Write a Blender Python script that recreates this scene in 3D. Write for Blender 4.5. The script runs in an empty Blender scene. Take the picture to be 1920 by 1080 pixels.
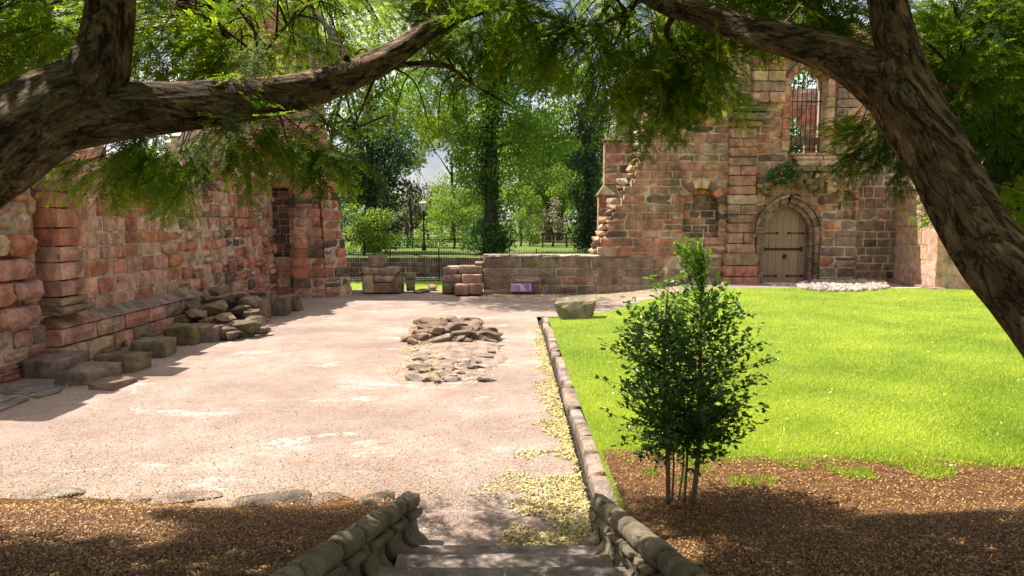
import bpy, bmesh, math, random
import numpy as np
from mathutils import Vector, Matrix, noise as mnoise

random.seed(7)
RNG = np.random.default_rng(7)
R = math.radians
scn = bpy.context.scene
COL = scn.collection

# ------------------------------------------------------------------ camera
CAMZ = 2.4
PITCH = math.atan(125 / 1280)
cam_data = bpy.data.cameras.new('camera')
cam_data.lens = 24
cam_data.sensor_width = 36
cam_data.clip_start = 0.05
cam_data.clip_end = 2000
cam = bpy.data.objects.new('camera', cam_data)
COL.objects.link(cam)
cam.location = (0, 0, CAMZ)
cam.rotation_euler = (R(90) - PITCH, 0, 0)
scn.camera = cam

# ------------------------------------------------------------------ light
SUN_EL, SUN_AZ = R(61), R(-74)            # azimuth from +Y, negative = to the left
SUN_DIR = Vector((math.sin(SUN_AZ) * math.cos(SUN_EL), math.cos(SUN_AZ) * math.cos(SUN_EL), math.sin(SUN_EL)))
world = bpy.data.worlds.new('World')
scn.world = world
world.use_nodes = True
wn = world.node_tree
bg = wn.nodes['Background']
sky = wn.nodes.new('ShaderNodeTexSky')
sky.sky_type = 'NISHITA'
sky.sun_disc = False
sky.sun_elevation = SUN_EL
sky.sun_rotation = SUN_AZ % (2 * math.pi)
sky.dust_density = 4.0
sky.air_density = 0.65
tco = wn.nodes.new('ShaderNodeTexCoord')
cn = wn.nodes.new('ShaderNodeTexNoise'); cn.inputs['Scale'].default_value = 2.6; cn.inputs['Detail'].default_value = 7; cn.inputs['Roughness'].default_value = 0.55
cr = wn.nodes.new('ShaderNodeValToRGB'); cr.color_ramp.elements[0].position = 0.40; cr.color_ramp.elements[1].position = 0.60
cm = wn.nodes.new('ShaderNodeMixRGB'); cm.inputs[2].default_value = (7.6, 7.5, 7.3, 1)
wn.links.new(tco.outputs['Generated'], cn.inputs['Vector']); wn.links.new(cn.outputs['Fac'], cr.inputs[0])
wn.links.new(cr.outputs[0], cm.inputs[0]); wn.links.new(sky.outputs[0], cm.inputs[1])
wn.links.new(cm.outputs[0], bg.inputs[0])
bg.inputs[1].default_value = 0.088
sun_data = bpy.data.lights.new('sun', 'SUN')
sun_data.energy = 4.9
sun_data.angle = R(0.53)
sun_data.color = (1.0, 0.955, 0.88)
sun = bpy.data.objects.new('sun', sun_data)
COL.objects.link(sun)
sun.rotation_euler = (-SUN_DIR).to_track_quat('-Z', 'Y').to_euler()
sun.location = (-20, 10, 40)
scn.view_settings.view_transform = 'Standard'
scn.view_settings.look = 'None'
scn.view_settings.gamma = 1
scn.view_settings.use_curve_mapping = False
scn.view_settings.exposure = 1.15
scn.cycles.max_bounces = 8
scn.cycles.transparent_max_bounces = 4

# ------------------------------------------------------------------ helpers
CT, ST = math.cos(PITCH), math.sin(PITCH)

def ray(u, v):
    x, y = (u - 960) / 1280, (540 - v) / 1280
    return Vector((x, CT + y * ST, -ST + y * CT))

def at(u, v, Y):
    d = ray(u, v)
    return Vector((0, 0, CAMZ)) + d * (Y / d.y)

def gr(u, v, z=0.0):
    d = ray(u, v)
    return Vector((0, 0, CAMZ)) + d * ((z - CAMZ) / d.z)

def sm(a, b, x):
    t = min(1, max(0, (x - a) / (b - a)))
    return t * t * (3 - 2 * t)

def tag(o, label=None, cat=None, group=None, kind=None):
    if label: o['label'] = label
    if cat: o['category'] = cat
    if group: o['group'] = group
    if kind: o['kind'] = kind
    return o

def thing(name, label, cat, loc=(0, 0, 0), group=None, rotz=0):
    o = bpy.data.objects.new(name, None)
    o.empty_display_size = 0.2
    COL.objects.link(o)
    o.location = loc
    o.rotation_euler = (0, 0, rotz)
    return tag(o, label, cat, group, 'thing')

def link(name, me, parent=None, loc=(0, 0, 0), rot=(0, 0, 0), scale=(1, 1, 1), world=True):
    """link one object; loc is a world position unless world is False (then local to the parent)"""
    o = bpy.data.objects.new(name, me)
    COL.objects.link(o)
    loc = Vector(loc)
    if parent is not None:
        o.parent = parent
        if world:
            p = parent
            while p is not None:
                loc = loc - Vector(p.location)
                p = p.parent
    o.location = loc
    o.rotation_euler = rot
    o.scale = scale
    return o

class MB:
    def __init__(self):
        self.v, self.f = [], []
    def add(self, vs, fs):
        b = len(self.v)
        self.v += [tuple(x) for x in vs]
        self.f += [tuple(i + b for i in f) for f in fs]
    def box(self, c, s, rz=0.0, rx=0.0, taper=1.0):
        hx, hy, hz = s[0] / 2, s[1] / 2, s[2] / 2
        M = Matrix.Rotation(rz, 3, 'Z') @ Matrix.Rotation(rx, 3, 'X')
        vs = []
        for z in (-1, 1):
            t = taper if z > 0 else 1
            for x, y in ((-1, -1), (1, -1), (1, 1), (-1, 1)):
                vs.append(M @ Vector((x * hx * t, y * hy * t, z * hz)) + Vector(c))
        self.add(vs, [(3, 2, 1, 0), (4, 5, 6, 7), (0, 1, 5, 4), (1, 2, 6, 5), (2, 3, 7, 6), (3, 0, 4, 7)])
    def lathe(self, c, prof, n=12):
        vs, fs = [], []
        for r, z in prof:
            for k in range(n):
                a = 2 * math.pi * k / n
                vs.append((c[0] + r * math.cos(a), c[1] + r * math.sin(a), c[2] + z))
        for i in range(len(prof) - 1):
            for k in range(n):
                k2 = (k + 1) % n
                fs.append((i * n + k, i * n + k2, (i + 1) * n + k2, (i + 1) * n + k))
        fs.append(tuple(range(n - 1, -1, -1)))
        fs.append(tuple((len(prof) - 1) * n + k for k in range(n)))
        self.add(vs, fs)
    def tube(self, pts, rad, n=10, amp=0.0, freq=3.0, seed=0.0, step=None, flute=0.0):
        pts = [Vector(p) for p in pts]
        P, Q = [], []
        m = len(pts)
        sub = step or 6
        for i in range(m - 1):
            p0, p1, p2, p3 = pts[max(i - 1, 0)], pts[i], pts[i + 1], pts[min(i + 2, m - 1)]
            for k in range(sub):
                t = k / sub
                t2, t3 = t * t, t * t * t
                P.append(0.5 * ((2 * p1) + (p2 - p0) * t + (2 * p0 - 5 * p1 + 4 * p2 - p3) * t2 + (3 * p1 - p0 - 3 * p2 + p3) * t3))
                Q.append(rad[i] * (1 - t) + rad[i + 1] * t)
        P.append(pts[-1]); Q.append(rad[-1])
        ref = Vector((0.31, 0.17, 0.93))
        vs, fs = [], []
        u = None
        L = 0
        for i, p in enumerate(P):
            d = (P[min(i + 1, len(P) - 1)] - P[max(i - 1, 0)]).normalized()
            if u is None:
                u = d.cross(ref).normalized()
            else:
                u = (u - d * u.dot(d)).normalized()
            w = d.cross(u)
            if i: L += (p - P[i - 1]).length
            for k in range(n):
                a = 2 * math.pi * k / n
                r = Q[i]
                if amp:
                    ca, sa = math.cos(a), math.sin(a)
                    r *= 1 + amp * (mnoise.noise((ca * 1.3 * freq / 2, sa * 1.3 * freq / 2, L * 0.9 + seed)) + 0.6 * mnoise.noise((ca * freq * 1.6, sa * freq * 1.6, L * 2.3 + seed + 9))
                                    + 0.35 * mnoise.noise((ca * freq * 4, sa * freq * 4, L * 5 + seed + 19)))
                    if flute: r *= 1 + flute * math.sin(a * 5 + L * 1.7 + seed)
                vs.append(p + (u * math.cos(a) + w * math.sin(a)) * r)
        for i in range(len(P) - 1):
            for k in range(n):
                k2 = (k + 1) % n
                fs.append((i * n + k, i * n + k2, (i + 1) * n + k2, (i + 1) * n + k))
        fs.append(tuple(range(n - 1, -1, -1)))
        fs.append(tuple((len(P) - 1) * n + k for k in range(n)))
        self.add(vs, fs)
        return P
    def mesh(self, name, mat, smooth=False):
        me = bpy.data.meshes.new(name)
        me.from_pydata(self.v, [], self.f)
        if mat: me.materials.append(mat)
        if smooth: me.polygons.foreach_set('use_smooth', [True] * len(me.polygons))
        me.update()
        return me
    def build(self, name, mat, parent=None, smooth=False):
        return link(name, self.mesh(name, mat, smooth), parent)

def np_mesh(name, verts, faces, mat, attrs=None, smooth=False):
    """verts (N,3), faces (M,k)"""
    me = bpy.data.meshes.new(name)
    n, m, k = len(verts), len(faces), faces.shape[1]
    me.vertices.add(n); me.vertices.foreach_set('co', verts.astype(np.float32).ravel())
    me.loops.add(m * k); me.loops.foreach_set('vertex_index', faces.astype(np.int32).ravel())
    me.polygons.add(m)
    me.polygons.foreach_set('loop_start', np.arange(0, m * k, k, dtype=np.int32))
    try:
        me.polygons.foreach_set('loop_total', np.full(m, k, dtype=np.int32))
    except Exception:
        pass
    me.update(calc_edges=True)
    for an, arr in (attrs or {}).items():
        a = me.attributes.new(an, 'FLOAT', 'POINT')
        a.data.foreach_set('value', arr.astype(np.float32))
    me.materials.append(mat)
    if smooth: me.polygons.foreach_set('use_smooth', [True] * m)
    return me

def frames(fwd, up):
    """(N,3) forward + approx normal -> (N,3,3) with columns x=fwd, y, z=normal"""
    f = fwd / (np.linalg.norm(fwd, axis=1, keepdims=True) + 1e-9)
    y = np.cross(up, f); y /= (np.linalg.norm(y, axis=1, keepdims=True) + 1e-9)
    z = np.cross(f, y)
    return np.stack([f, y, z], axis=2)

def scatter(name, bv, bf, pos, M, size, mat, parent=None, battr=None, rnd=None):
    """copies of base verts bv/faces bf baked into one mesh"""
    N, nv = len(pos), len(bv)
    V = np.einsum('nij,vj->nvi', M, bv) * np.asarray(size).reshape(-1, 1, 1) + pos[:, None, :]
    F = (bf[None] + (np.arange(N) * nv)[:, None, None]).reshape(-1, bf.shape[1])
    if rnd is None: rnd = RNG.random(N)
    at_ = {'rnd': np.repeat(rnd, nv)}
    if battr is not None: at_['tip'] = np.tile(battr, N)
    me = np_mesh(name, V.reshape(-1, 3), F, mat, at_)
    return link(name, me, parent)

# ------------------------------------------------------------------ materials
class NT:
    def __init__(self, name):
        self.m = bpy.data.materials.new(name)
        self.m.use_nodes = True
        self.t = self.m.node_tree
        self.b = self.t.nodes['Principled BSDF']
        self.b.inputs['Roughness'].default_value = 0.9
        self.b.inputs['Specular IOR Level'].default_value = 0.25
        self.out = self.t.nodes['Material Output']
    def n(self, kind, **kw):
        nd = self.t.nodes.new('ShaderNode' + kind)
        for k, v in kw.items(): setattr(nd, k, v)
        return nd
    def l(self, a, b): self.t.links.new(a, b)
    def pos(self):
        if not hasattr(self, '_p'): self._p = self.n('NewGeometry').outputs['Position']
        return self._p
    def noise(self, scale, detail=4, rough=0.6, vec=None, out='Fac', dist=0.0):
        nd = self.n('TexNoise')
        nd.inputs['Scale'].default_value = scale; nd.inputs['Detail'].default_value = detail
        nd.inputs['Roughness'].default_value = rough; nd.inputs['Distortion'].default_value = dist
        self.l(vec or self.pos(), nd.inputs['Vector'])
        return nd.outputs[out]
    def voro(self, scale, out='Distance', feature='F1', vec=None):
        nd = self.n('TexVoronoi', feature=feature)
        nd.inputs['Scale'].default_value = scale
        self.l(vec or self.pos(), nd.inputs['Vector'])
        return nd.outputs[out]
    def ramp(self, fac, stops):
        nd = self.n('ValToRGB')
        e = nd.color_ramp.elements
        while len(e) < len(stops): e.new(0.5)
        for i, (p, c) in enumerate(stops):
            e[i].position = p
            e[i].color = (c, c, c, 1) if isinstance(c, (int, float)) else (*c, 1)
        self.l(fac, nd.inputs[0])
        return nd.outputs[0]
    def mix(self, fac, a, b, mode='MIX'):
        nd = self.n('MixRGB', blend_type=mode)
        for i, x in ((0, fac), (1, a), (2, b)):
            if isinstance(x, (int, float)): nd.inputs[i].default_value = x if i == 0 else (x, x, x, 1)
            elif isinstance(x, tuple): nd.inputs[i].default_value = (*x, 1)
            else: self.l(x, nd.inputs[i])
        return nd.outputs[0]
    def math(self, op, a, b=0.0):
        nd = self.n('Math', operation=op)
        for i, x in ((0, a), (1, b)):
            if isinstance(x, (int, float)): nd.inputs[i].default_value = x
            else: self.l(x, nd.inputs[i])
        return nd.outputs[0]
    def scaled(self, s):
        nd = self.n('Mapping'); nd.inputs['Scale'].default_value = s
        self.l(self.pos(), nd.inputs['Vector'])
        return nd.outputs[0]
    def attr(self, name, out='Fac'):
        return self.n('Attribute', attribute_name=name).outputs[out]
    def base(self, c):
        if isinstance(c, tuple): self.b.inputs['Base Color'].default_value = (*c, 1)
        else: self.l(c, self.b.inputs['Base Color'])
    def bump(self, h, strength=0.5, dist=0.02, prev=None):
        nd = self.n('Bump')
        nd.inputs['Strength'].default_value = strength; nd.inputs['Distance'].default_value = dist
        self.l(h, nd.inputs['Height'])
        if prev is not None: self.l(prev, nd.inputs['Normal'])
        self.l(nd.outputs[0], self.b.inputs['Normal'])
        return nd.outputs[0]

def stone_material(name, dark=0.5, fine=1.0, fixed=None):
    k = NT(name)
    if fixed is None:
        oc = k.n('ObjectInfo').outputs['Color']
        c = k.mix(k.attr('is_mass'), oc, k.attr('col', 'Color'))
    else:
        c = fixed
    hs = k.ramp(k.noise(0.9, 5, 0.65, dist=0.4), [(0.42, 0.0), (0.66, 0.38)])
    if fixed is None and dark > 0.3: c = k.mix(hs, c, (0.43, 0.265, 0.165))
    mott = k.ramp(k.noise(5, 6, 0.7), [(0.28, 0.45), (0.5, 1.0), (0.74, 1.6)])
    c = k.mix(1.0, c, mott, 'MULTIPLY')
    grain = k.ramp(k.noise(70, 3, 0.7), [(0.3, 0.72), (0.7, 1.25)])
    c = k.mix(1.0, c, grain, 'MULTIPLY')
    st = k.ramp(k.noise(1.5, 5, 0.6), [(0.53, 0.0), (0.70, dark)])
    c = k.mix(st, c, (0.075, 0.055, 0.042))
    vs_ = k.noise(1.0, 5, 0.65, vec=k.scaled((2.6, 2.6, 0.38)))
    c = k.mix(1.0, c, k.ramp(vs_, [(0.30, 0.55), (0.5, 1.0), (0.70, 1.35)]), 'MULTIPLY') if dark > 0.3 else c
    li = k.ramp(k.noise(11, 5, 0.75, dist=1.0), [(0.62, 0.0), (0.72, 0.55)])
    c = k.mix(li, c, (0.42, 0.35, 0.27))
    mo = k.ramp(k.noise(2.3, 5, 0.7, dist=0.6), [(0.57, 0.0), (0.70, 0.5 * dark)])
    c = k.mix(mo, c, (0.09, 0.10, 0.035))
    k.base(c)
    b = k.bump(k.noise(14, 6, 0.7), 0.9, 0.05 * fine)
    k.bump(k.noise(60, 4, 0.75), 0.6, 0.015, b)
    return k.m

def simple(name, c, var=0.3, scale=8, bump=0.0, bscale=40, bdist=0.01, rough=0.9, metal=0.0):
    k = NT(name)
    m = k.ramp(k.noise(scale, 5, 0.65), [(0.3, 1 - var), (0.7, 1 + var)])
    k.base(k.mix(1.0, c, m, 'MULTIPLY'))
    k.b.inputs['Roughness'].default_value = rough
    k.b.inputs['Metallic'].default_value = metal
    if bump: k.bump(k.noise(bscale, 5, 0.7), bump, bdist)
    return k.m

def leaf_material(name, c0, c1, trans=0.4, tipc=None, rough=0.55, spec=0.4, tcol=None):
    k = NT(name)
    c = k.ramp(k.attr('rnd'), [(0.0, c0), (1.0, c1)])
    if tipc: c = k.mix(k.attr('tip'), c, tipc)
    k.base(c)
    k.b.inputs['Roughness'].default_value = rough
    k.b.inputs['Specular IOR Level'].default_value = spec
    tr = k.n('BsdfTranslucent')
    k.l(k.mix(1.0, c, tcol or (1.6, 1.5, 0.55), 'MULTIPLY'), tr.inputs[0])
    ms = k.n('MixShader'); ms.inputs[0].default_value = trans
    k.l(k.b.outputs[0], ms.inputs[1]); k.l(tr.outputs[0], ms.inputs[2])
    k.l(ms.outputs[0], k.out.inputs[0])
    return k.m

M_STONE = stone_material('weathered_sandstone', 0.65)
M_CLEAN = stone_material('dressed_sandstone', 0.12, 0.4)
M_ROCK = stone_material('rough_rock', 0.5, 1.3)
M_MORTAR = simple('lime_mortar', (0.42, 0.33, 0.25), 0.6, 3.5, 0.9, 25, 0.04)
M_DARKSOIL = simple('dark_soil', (0.045, 0.032, 0.022), 0.4, 12, 0.8, 40, 0.02)
M_IRON = simple('black_iron', (0.012, 0.012, 0.013), 0.3, 10, 0, rough=0.5)
M_OAK = None

def gravel_mat():
    k = NT('pink_gravel')
    c = k.ramp(k.noise(0.55, 5, 0.65), [(0.3, (0.205, 0.146, 0.114)), (0.5, (0.285, 0.214, 0.172)), (0.72, (0.37, 0.302, 0.252))])
    pale = k.ramp(k.noise(0.9, 6, 0.7, vec=k.scaled((0.7, 1.5, 1)), dist=0.5), [(0.57, 0.0), (0.64, 0.85)])
    pale = k.mix(1.0, pale, k.ramp(k.noise(9, 5, 0.75), [(0.42, 0.0), (0.58, 1.0)]), 'MULTIPLY')
    c = k.mix(pale, c, (0.50, 0.46, 0.42))
    vc = k.voro(150, 'Color')
    sp = k.ramp(k.n('RGBToBW').outputs[0], [(0.1, 0.35), (0.9, 1.55)])
    bw = sp.node.inputs[0].links[0].from_node
    k.l(vc, bw.inputs[0])
    c = k.mix(0.75, c, k.mix(1.0, c, sp, 'MULTIPLY'))
    v2 = k.voro(48, 'Distance')
    c = k.mix(k.ramp(v2, [(0.10, 0.6), (0.2, 0.0)]), c, (0.16, 0.09, 0.06))
    br = k.ramp(k.noise(2.6, 6, 0.75), [(0.50, 0.0), (0.70, 0.7)])
    c = k.mix(br, c, (0.24, 0.13, 0.085))
    k.base(c)
    b = k.bump(k.voro(110), 0.55, 0.012)
    k.bump(k.noise(6, 5, 0.6), 0.4, 0.05, b)
    return k.m

def grass_ground_mat(name, a, b):
    k = NT(name)
    c = k.ramp(k.noise(1.2, 6, 0.7), [(0.3, a), (0.7, b)])
    c = k.mix(1.0, c, k.ramp(k.noise(45, 4, 0.8), [(0.3, 0.55), (0.7, 1.4)]), 'MULTIPLY')
    k.base(c)
    k.bump(k.noise(40, 5, 0.8), 1.0, 0.05)
    return k.m

def mulch_mat():
    k = NT('mulch')
    c = k.ramp(k.noise(14, 7, 0.8), [(0.25, (0.035, 0.015, 0.006)), (0.5, (0.14, 0.064, 0.023)), (0.75, (0.36, 0.19, 0.066))])
    k.base(c)
    k.bump(k.noise(30, 6, 0.8), 1.0, 0.04)
    return k.m

def bark_mat():
    k = NT('yew_bark')
    tc = k.n('TexCoord').outputs['Object']
    v = k.attr('bark_uv', 'Vector')
    c = k.ramp(k.noise(3.0, 7, 0.7, vec=v, dist=1.2), [(0.30, (0.030, 0.016, 0.008)), (0.42, (0.125, 0.072, 0.036)), (0.56, (0.26, 0.165, 0.09)), (0.72, (0.48, 0.38, 0.26))])
    cr = k.ramp(k.noise(2.6, 5, 0.6, vec=v, dist=2.2), [(0.40, 0.9), (0.47, 0.0)])
    c = k.mix(cr, c, (0.022, 0.013, 0.009))
    wv = k.n('VectorMath', operation='ADD'); k.l(v, wv.inputs[0])
    nz = k.n('VectorMath', operation='SCALE'); nz.inputs['Scale'].default_value = 0.9
    k.l(k.noise(1.6, 4, 0.6, vec=v, out='Color'), nz.inputs[0]); k.l(nz.outputs[0], wv.inputs[1])
    ed = k.voro(1.7, 'Distance', 'DISTANCE_TO_EDGE', vec=wv.outputs[0])
    pl = k.voro(1.7, 'Color', vec=wv.outputs[0])
    bw = k.n('RGBToBW'); k.l(pl, bw.inputs[0])
    c = k.mix(1.0, c, k.ramp(bw.outputs[0], [(0.2, 0.78), (0.8, 1.25)]), 'MULTIPLY')
    crack = k.ramp(ed, [(0.0, 0.9), (0.035, 0.0)])
    c = k.mix(crack, c, (0.020, 0.012, 0.008))
    mo = k.ramp(k.noise(2.2, 5, 0.7), [(0.52, 0.0), (0.68, 0.5)])
    c = k.mix(mo, c, (0.085, 0.08, 0.03))
    k.base(c)
    b = k.bump(k.ramp(ed, [(0.0, 0.0), (0.12, 1.0)]), 0.8, 0.035)
    b = k.bump(k.noise(2.6, 6, 0.62, vec=v, dist=2.2), 0.9, 0.07, b)
    k.bump(k.noise(40, 5, 0.7), 0.6, 0.012, b)
    return k.m

def bark_uv(o, axis_pts):
    """stretch coordinate along the limb so bark flakes run lengthwise"""
    me = o.data
    n = len(me.vertices)
    co = np.empty(n * 3, np.float32); me.vertices.foreach_get('co', co); co = co.reshape(-1, 3)
    A = np.array([tuple(p) for p in axis_pts], np.float32)
    Ls = np.concatenate([[0], np.cumsum(np.linalg.norm(np.diff(A, axis=0), axis=1))])
    d = np.linalg.norm(co[:, None] - A[None], axis=2)
    j = d.argmin(1)
    t = A[np.minimum(j + 1, len(A) - 1)] - A[np.maximum(j - 1, 0)]
    t /= np.linalg.norm(t, axis=1, keepdims=True) + 1e-9
    rel = co - A[j]
    al = (rel * t).sum(1, keepdims=True)
    perp = rel - al * t
    # keep the full 3-D cross-section, compress the coordinate along the limb
    uv = perp * 5.5
    uv = uv + ((Ls[j] + al[:, 0]) * 2.0)[:, None] * np.array([0.37, 0.53, 0.77])
    a = me.attributes.new('bark_uv', 'FLOAT_VECTOR', 'POINT')
    a.data.foreach_set('vector', uv.astype(np.float32).ravel())

def wood_mat(name, c, axis=(12, 12, 0.8)):
    k = NT(name)
    g = k.noise(3, 6, 0.7, vec=k.scaled(axis), dist=0.5)
    m = k.ramp(g, [(0.3, 0.55), (0.55, 1.0), (0.75, 1.35)])
    oc = k.n('ObjectInfo').outputs['Random']
    v = k.ramp(oc, [(0, 0.8), (1, 1.2)])
    k.base(k.mix(1.0, k.mix(1.0, c, m, 'MULTIPLY'), v, 'MULTIPLY'))
    k.bump(g, 0.6, 0.01)
    return k.m

M_GRAVEL = gravel_mat()
M_LAWN = grass_ground_mat('lawn_ground', (0.15, 0.22, 0.018), (0.29, 0.36, 0.03))
M_PARK = grass_ground_mat('park_ground', (0.07, 0.11, 0.02), (0.15, 0.20, 0.03))
M_MULCH = mulch_mat()
M_BARK = bark_mat()
M_BARK2 = simple('far_bark', (0.055, 0.045, 0.035), 0.4, 6, 0.8, 20, 0.03)
M_TWIG = simple('twig_bark', (0.06, 0.036, 0.024), 0.4, 10)
M_DOOR = wood_mat('weathered_oak', (0.27, 0.185, 0.125))
M_BENCH = wood_mat('bench_wood', (0.085, 0.045, 0.028), (2, 12, 12))
M_STEP = stone_material('step_slab', 0.2, 0.5, fixed=(0.30, 0.235, 0.205))
M_YEW = leaf_material('yew_needles', (0.030, 0.074, 0.012), (0.17, 0.26, 0.028), 0.64, (0.42, 0.48, 0.04), rough=0.6, spec=0.15)
M_HOLLY = leaf_material('holly_leaves', (0.028, 0.08, 0.018), (0.08, 0.18, 0.03), 0.32, rough=0.25, spec=0.5)
M_HOLLYTOP = leaf_material('holly_backlit_leaves', (0.09, 0.21, 0.025), (0.18, 0.34, 0.04), 0.5, rough=0.35)  # brighter green puts the backlight on the top leaves into the colour
M_GRASS = leaf_material('grass_blades', (0.15, 0.27, 0.025), (0.56, 0.64, 0.10), 0.45, tcol=(1.4, 1.35, 0.45), spec=0.2)
M_LITTER = leaf_material('yellow_litter', (0.36, 0.27, 0.09), (0.62, 0.55, 0.24), 0.15, tcol=(1, 1, 0.8))
M_CHIPS = leaf_material('mulch_chips', (0.030, 0.013, 0.005), (0.55, 0.29, 0.09), 0.0)

# ------------------------------------------------------------------ stone pieces
def stone_mesh(name, seed, nx=3, nz=2, mat=None, pillow=0.16, rough=0.07, inset=0.06, bev=0.10):
    rnd = random.Random(seed)
    vs, fs = [], []
    def j(a): return rnd.uniform(-a, a)
    idx = {}
    for i in range(nx + 1):
        for k in range(nz + 1):
            x, z = -0.5 + i / nx, -0.5 + k / nz
            edge = i in (0, nx) or k in (0, nz)
            bx, bz = x * (1 - 2 * inset * 0.6), z * (1 - 2 * inset)
            if edge:
                if i in (0, nx) and k in (0, nz): bx *= 0.97; bz *= 0.94
                y = -0.5 + bev + j(rough * 0.6)
            else:
                y = -0.5 - pillow * 0.4 + j(rough)
                bx += j(0.05); bz += j(0.05)
            idx[(i, k)] = len(vs); vs.append((bx + j(0.012), y, bz + j(0.02)))
    for i in range(nx):
        for k in range(nz):
            fs.append((idx[(i, k)], idx[(i + 1, k)], idx[(i + 1, k + 1)], idx[(i, k + 1)]))
    ring = [(i, 0) for i in range(nx)] + [(nx, k) for k in range(nz)] + [(i, nz) for i in range(nx, 0, -1)] + [(0, k) for k in range(nz, 0, -1)]
    o1, o2 = [], []
    for (i, k) in ring:
        x, z = -0.5 + i / nx, -0.5 + k / nz
        o1.append(len(vs)); vs.append((x + j(0.012), -0.5 + bev * 2.8 + j(0.3 * bev), z + j(0.02)))
    for (i, k) in ring:
        x, z = -0.5 + i / nx, -0.5 + k / nz
        o2.append(len(vs)); vs.append((x, 0.5, z))
    n = len(ring)
    for a in range(n):
        b = (a + 1) % n
        fs.append((idx[ring[b]], idx[ring[a]], o1[a], o1[b]))
        fs.append((o1[b], o1[a], o2[a], o2[b]))
    fs.append(tuple(o2))
    me = bpy.data.meshes.new(name)
    me.from_pydata(vs, [], fs)
    me.polygons.foreach_set('use_smooth', [pillow > 0.05] * (len(fs) - 1) + [False])
    me.materials.append(mat or M_STONE)
    me.update(calc_edges=True)
    if pillow > 0.05:
        nf = nx * nz
        key = {}
        for pi_, p in enumerate(me.polygons):
            for ek in p.edge_keys: key.setdefault(ek, []).append(0 if pi_ < nf else (1 if (pi_ - nf) % 2 == 0 else 2))
        sh = [len(set(key[e.key])) > 1 for e in me.edges]
        a = me.attributes.get('sharp_edge') or me.attributes.new('sharp_edge', 'BOOLEAN', 'EDGE')
        a.data.foreach_set('value', sh)
    return me

ST_ROUGH = [stone_mesh('rough_stone', 100 + i, 3, 2, pillow=0.06, rough=0.055, inset=0.035, bev=0.055) for i in range(18)]
ST_ROUND = [stone_mesh('rounded_stone', 200 + i, 4, 2, pillow=0.15, rough=0.12, inset=0.06, bev=0.08) for i in range(14)]
ST_ERODED = [stone_mesh('eroded_stone', 600 + i, 5, 3, pillow=0.16, rough=0.12, inset=0.05, bev=0.09) for i in range(10)]
ST_FLAT = [stone_mesh('dressed_stone', 300 + i, pillow=0.02, rough=0.015, inset=0.02) for i in range(8)]
ST_CLEAN = [stone_mesh('ashlar_stone', 400 + i, 2, 2, M_CLEAN, 0.0, 0.002, 0.004, 0.012) for i in range(4)]

def rock_mesh(seed, flat=1.0, n=16):
    rnd = random.Random(seed)
    bm = bmesh.new()
    for _ in range(n):
        v = Vector((rnd.gauss(0, 1), rnd.gauss(0, 1), rnd.gauss(0, 1))).normalized()
        q = Vector([max(-0.5, min(0.5, c * 0.72)) for c in v])
        bm.verts.new(q * rnd.uniform(0.85, 1.0))
    r = bmesh.ops.convex_hull(bm, input=bm.verts)
    bmesh.ops.delete(bm, geom=list({g for g in r['geom_unused'] + r['geom_interior'] if isinstance(g, bmesh.types.BMVert)}), context='VERTS')
    bmesh.ops.bevel(bm, geom=list(bm.edges), offset=0.035, segments=1, affect='EDGES', profile=0.5)
    me = bpy.data.meshes.new('rock')
    bm.to_mesh(me); bm.free()
    me.materials.append(M_ROCK)
    return me
ROCKS = [rock_mesh(500 + i, n=12) for i in range(12)]

def vary(c, a=0.18, rnd=random):
    k = 1 + rnd.uniform(-a, a)
    return (c[0] * k, c[1] * k * (1 + rnd.uniform(-0.06, 0.06)), c[2] * k * (1 + rnd.uniform(-0.08, 0.08)), 1)

RED, PINK, RUST, TAN, GREY, DARK, MOSS = (0.43, 0.168, 0.108), (0.49, 0.265, 0.188), (0.39, 0.15, 0.08), (0.45, 0.305, 0.185), (0.22, 0.155, 0.105), (0.12, 0.078, 0.058), (0.14, 0.125, 0.06)

def pick(weights):
    ks = list(weights)
    return vary(random.choices(ks, [weights[k] for k in ks])[0])

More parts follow.
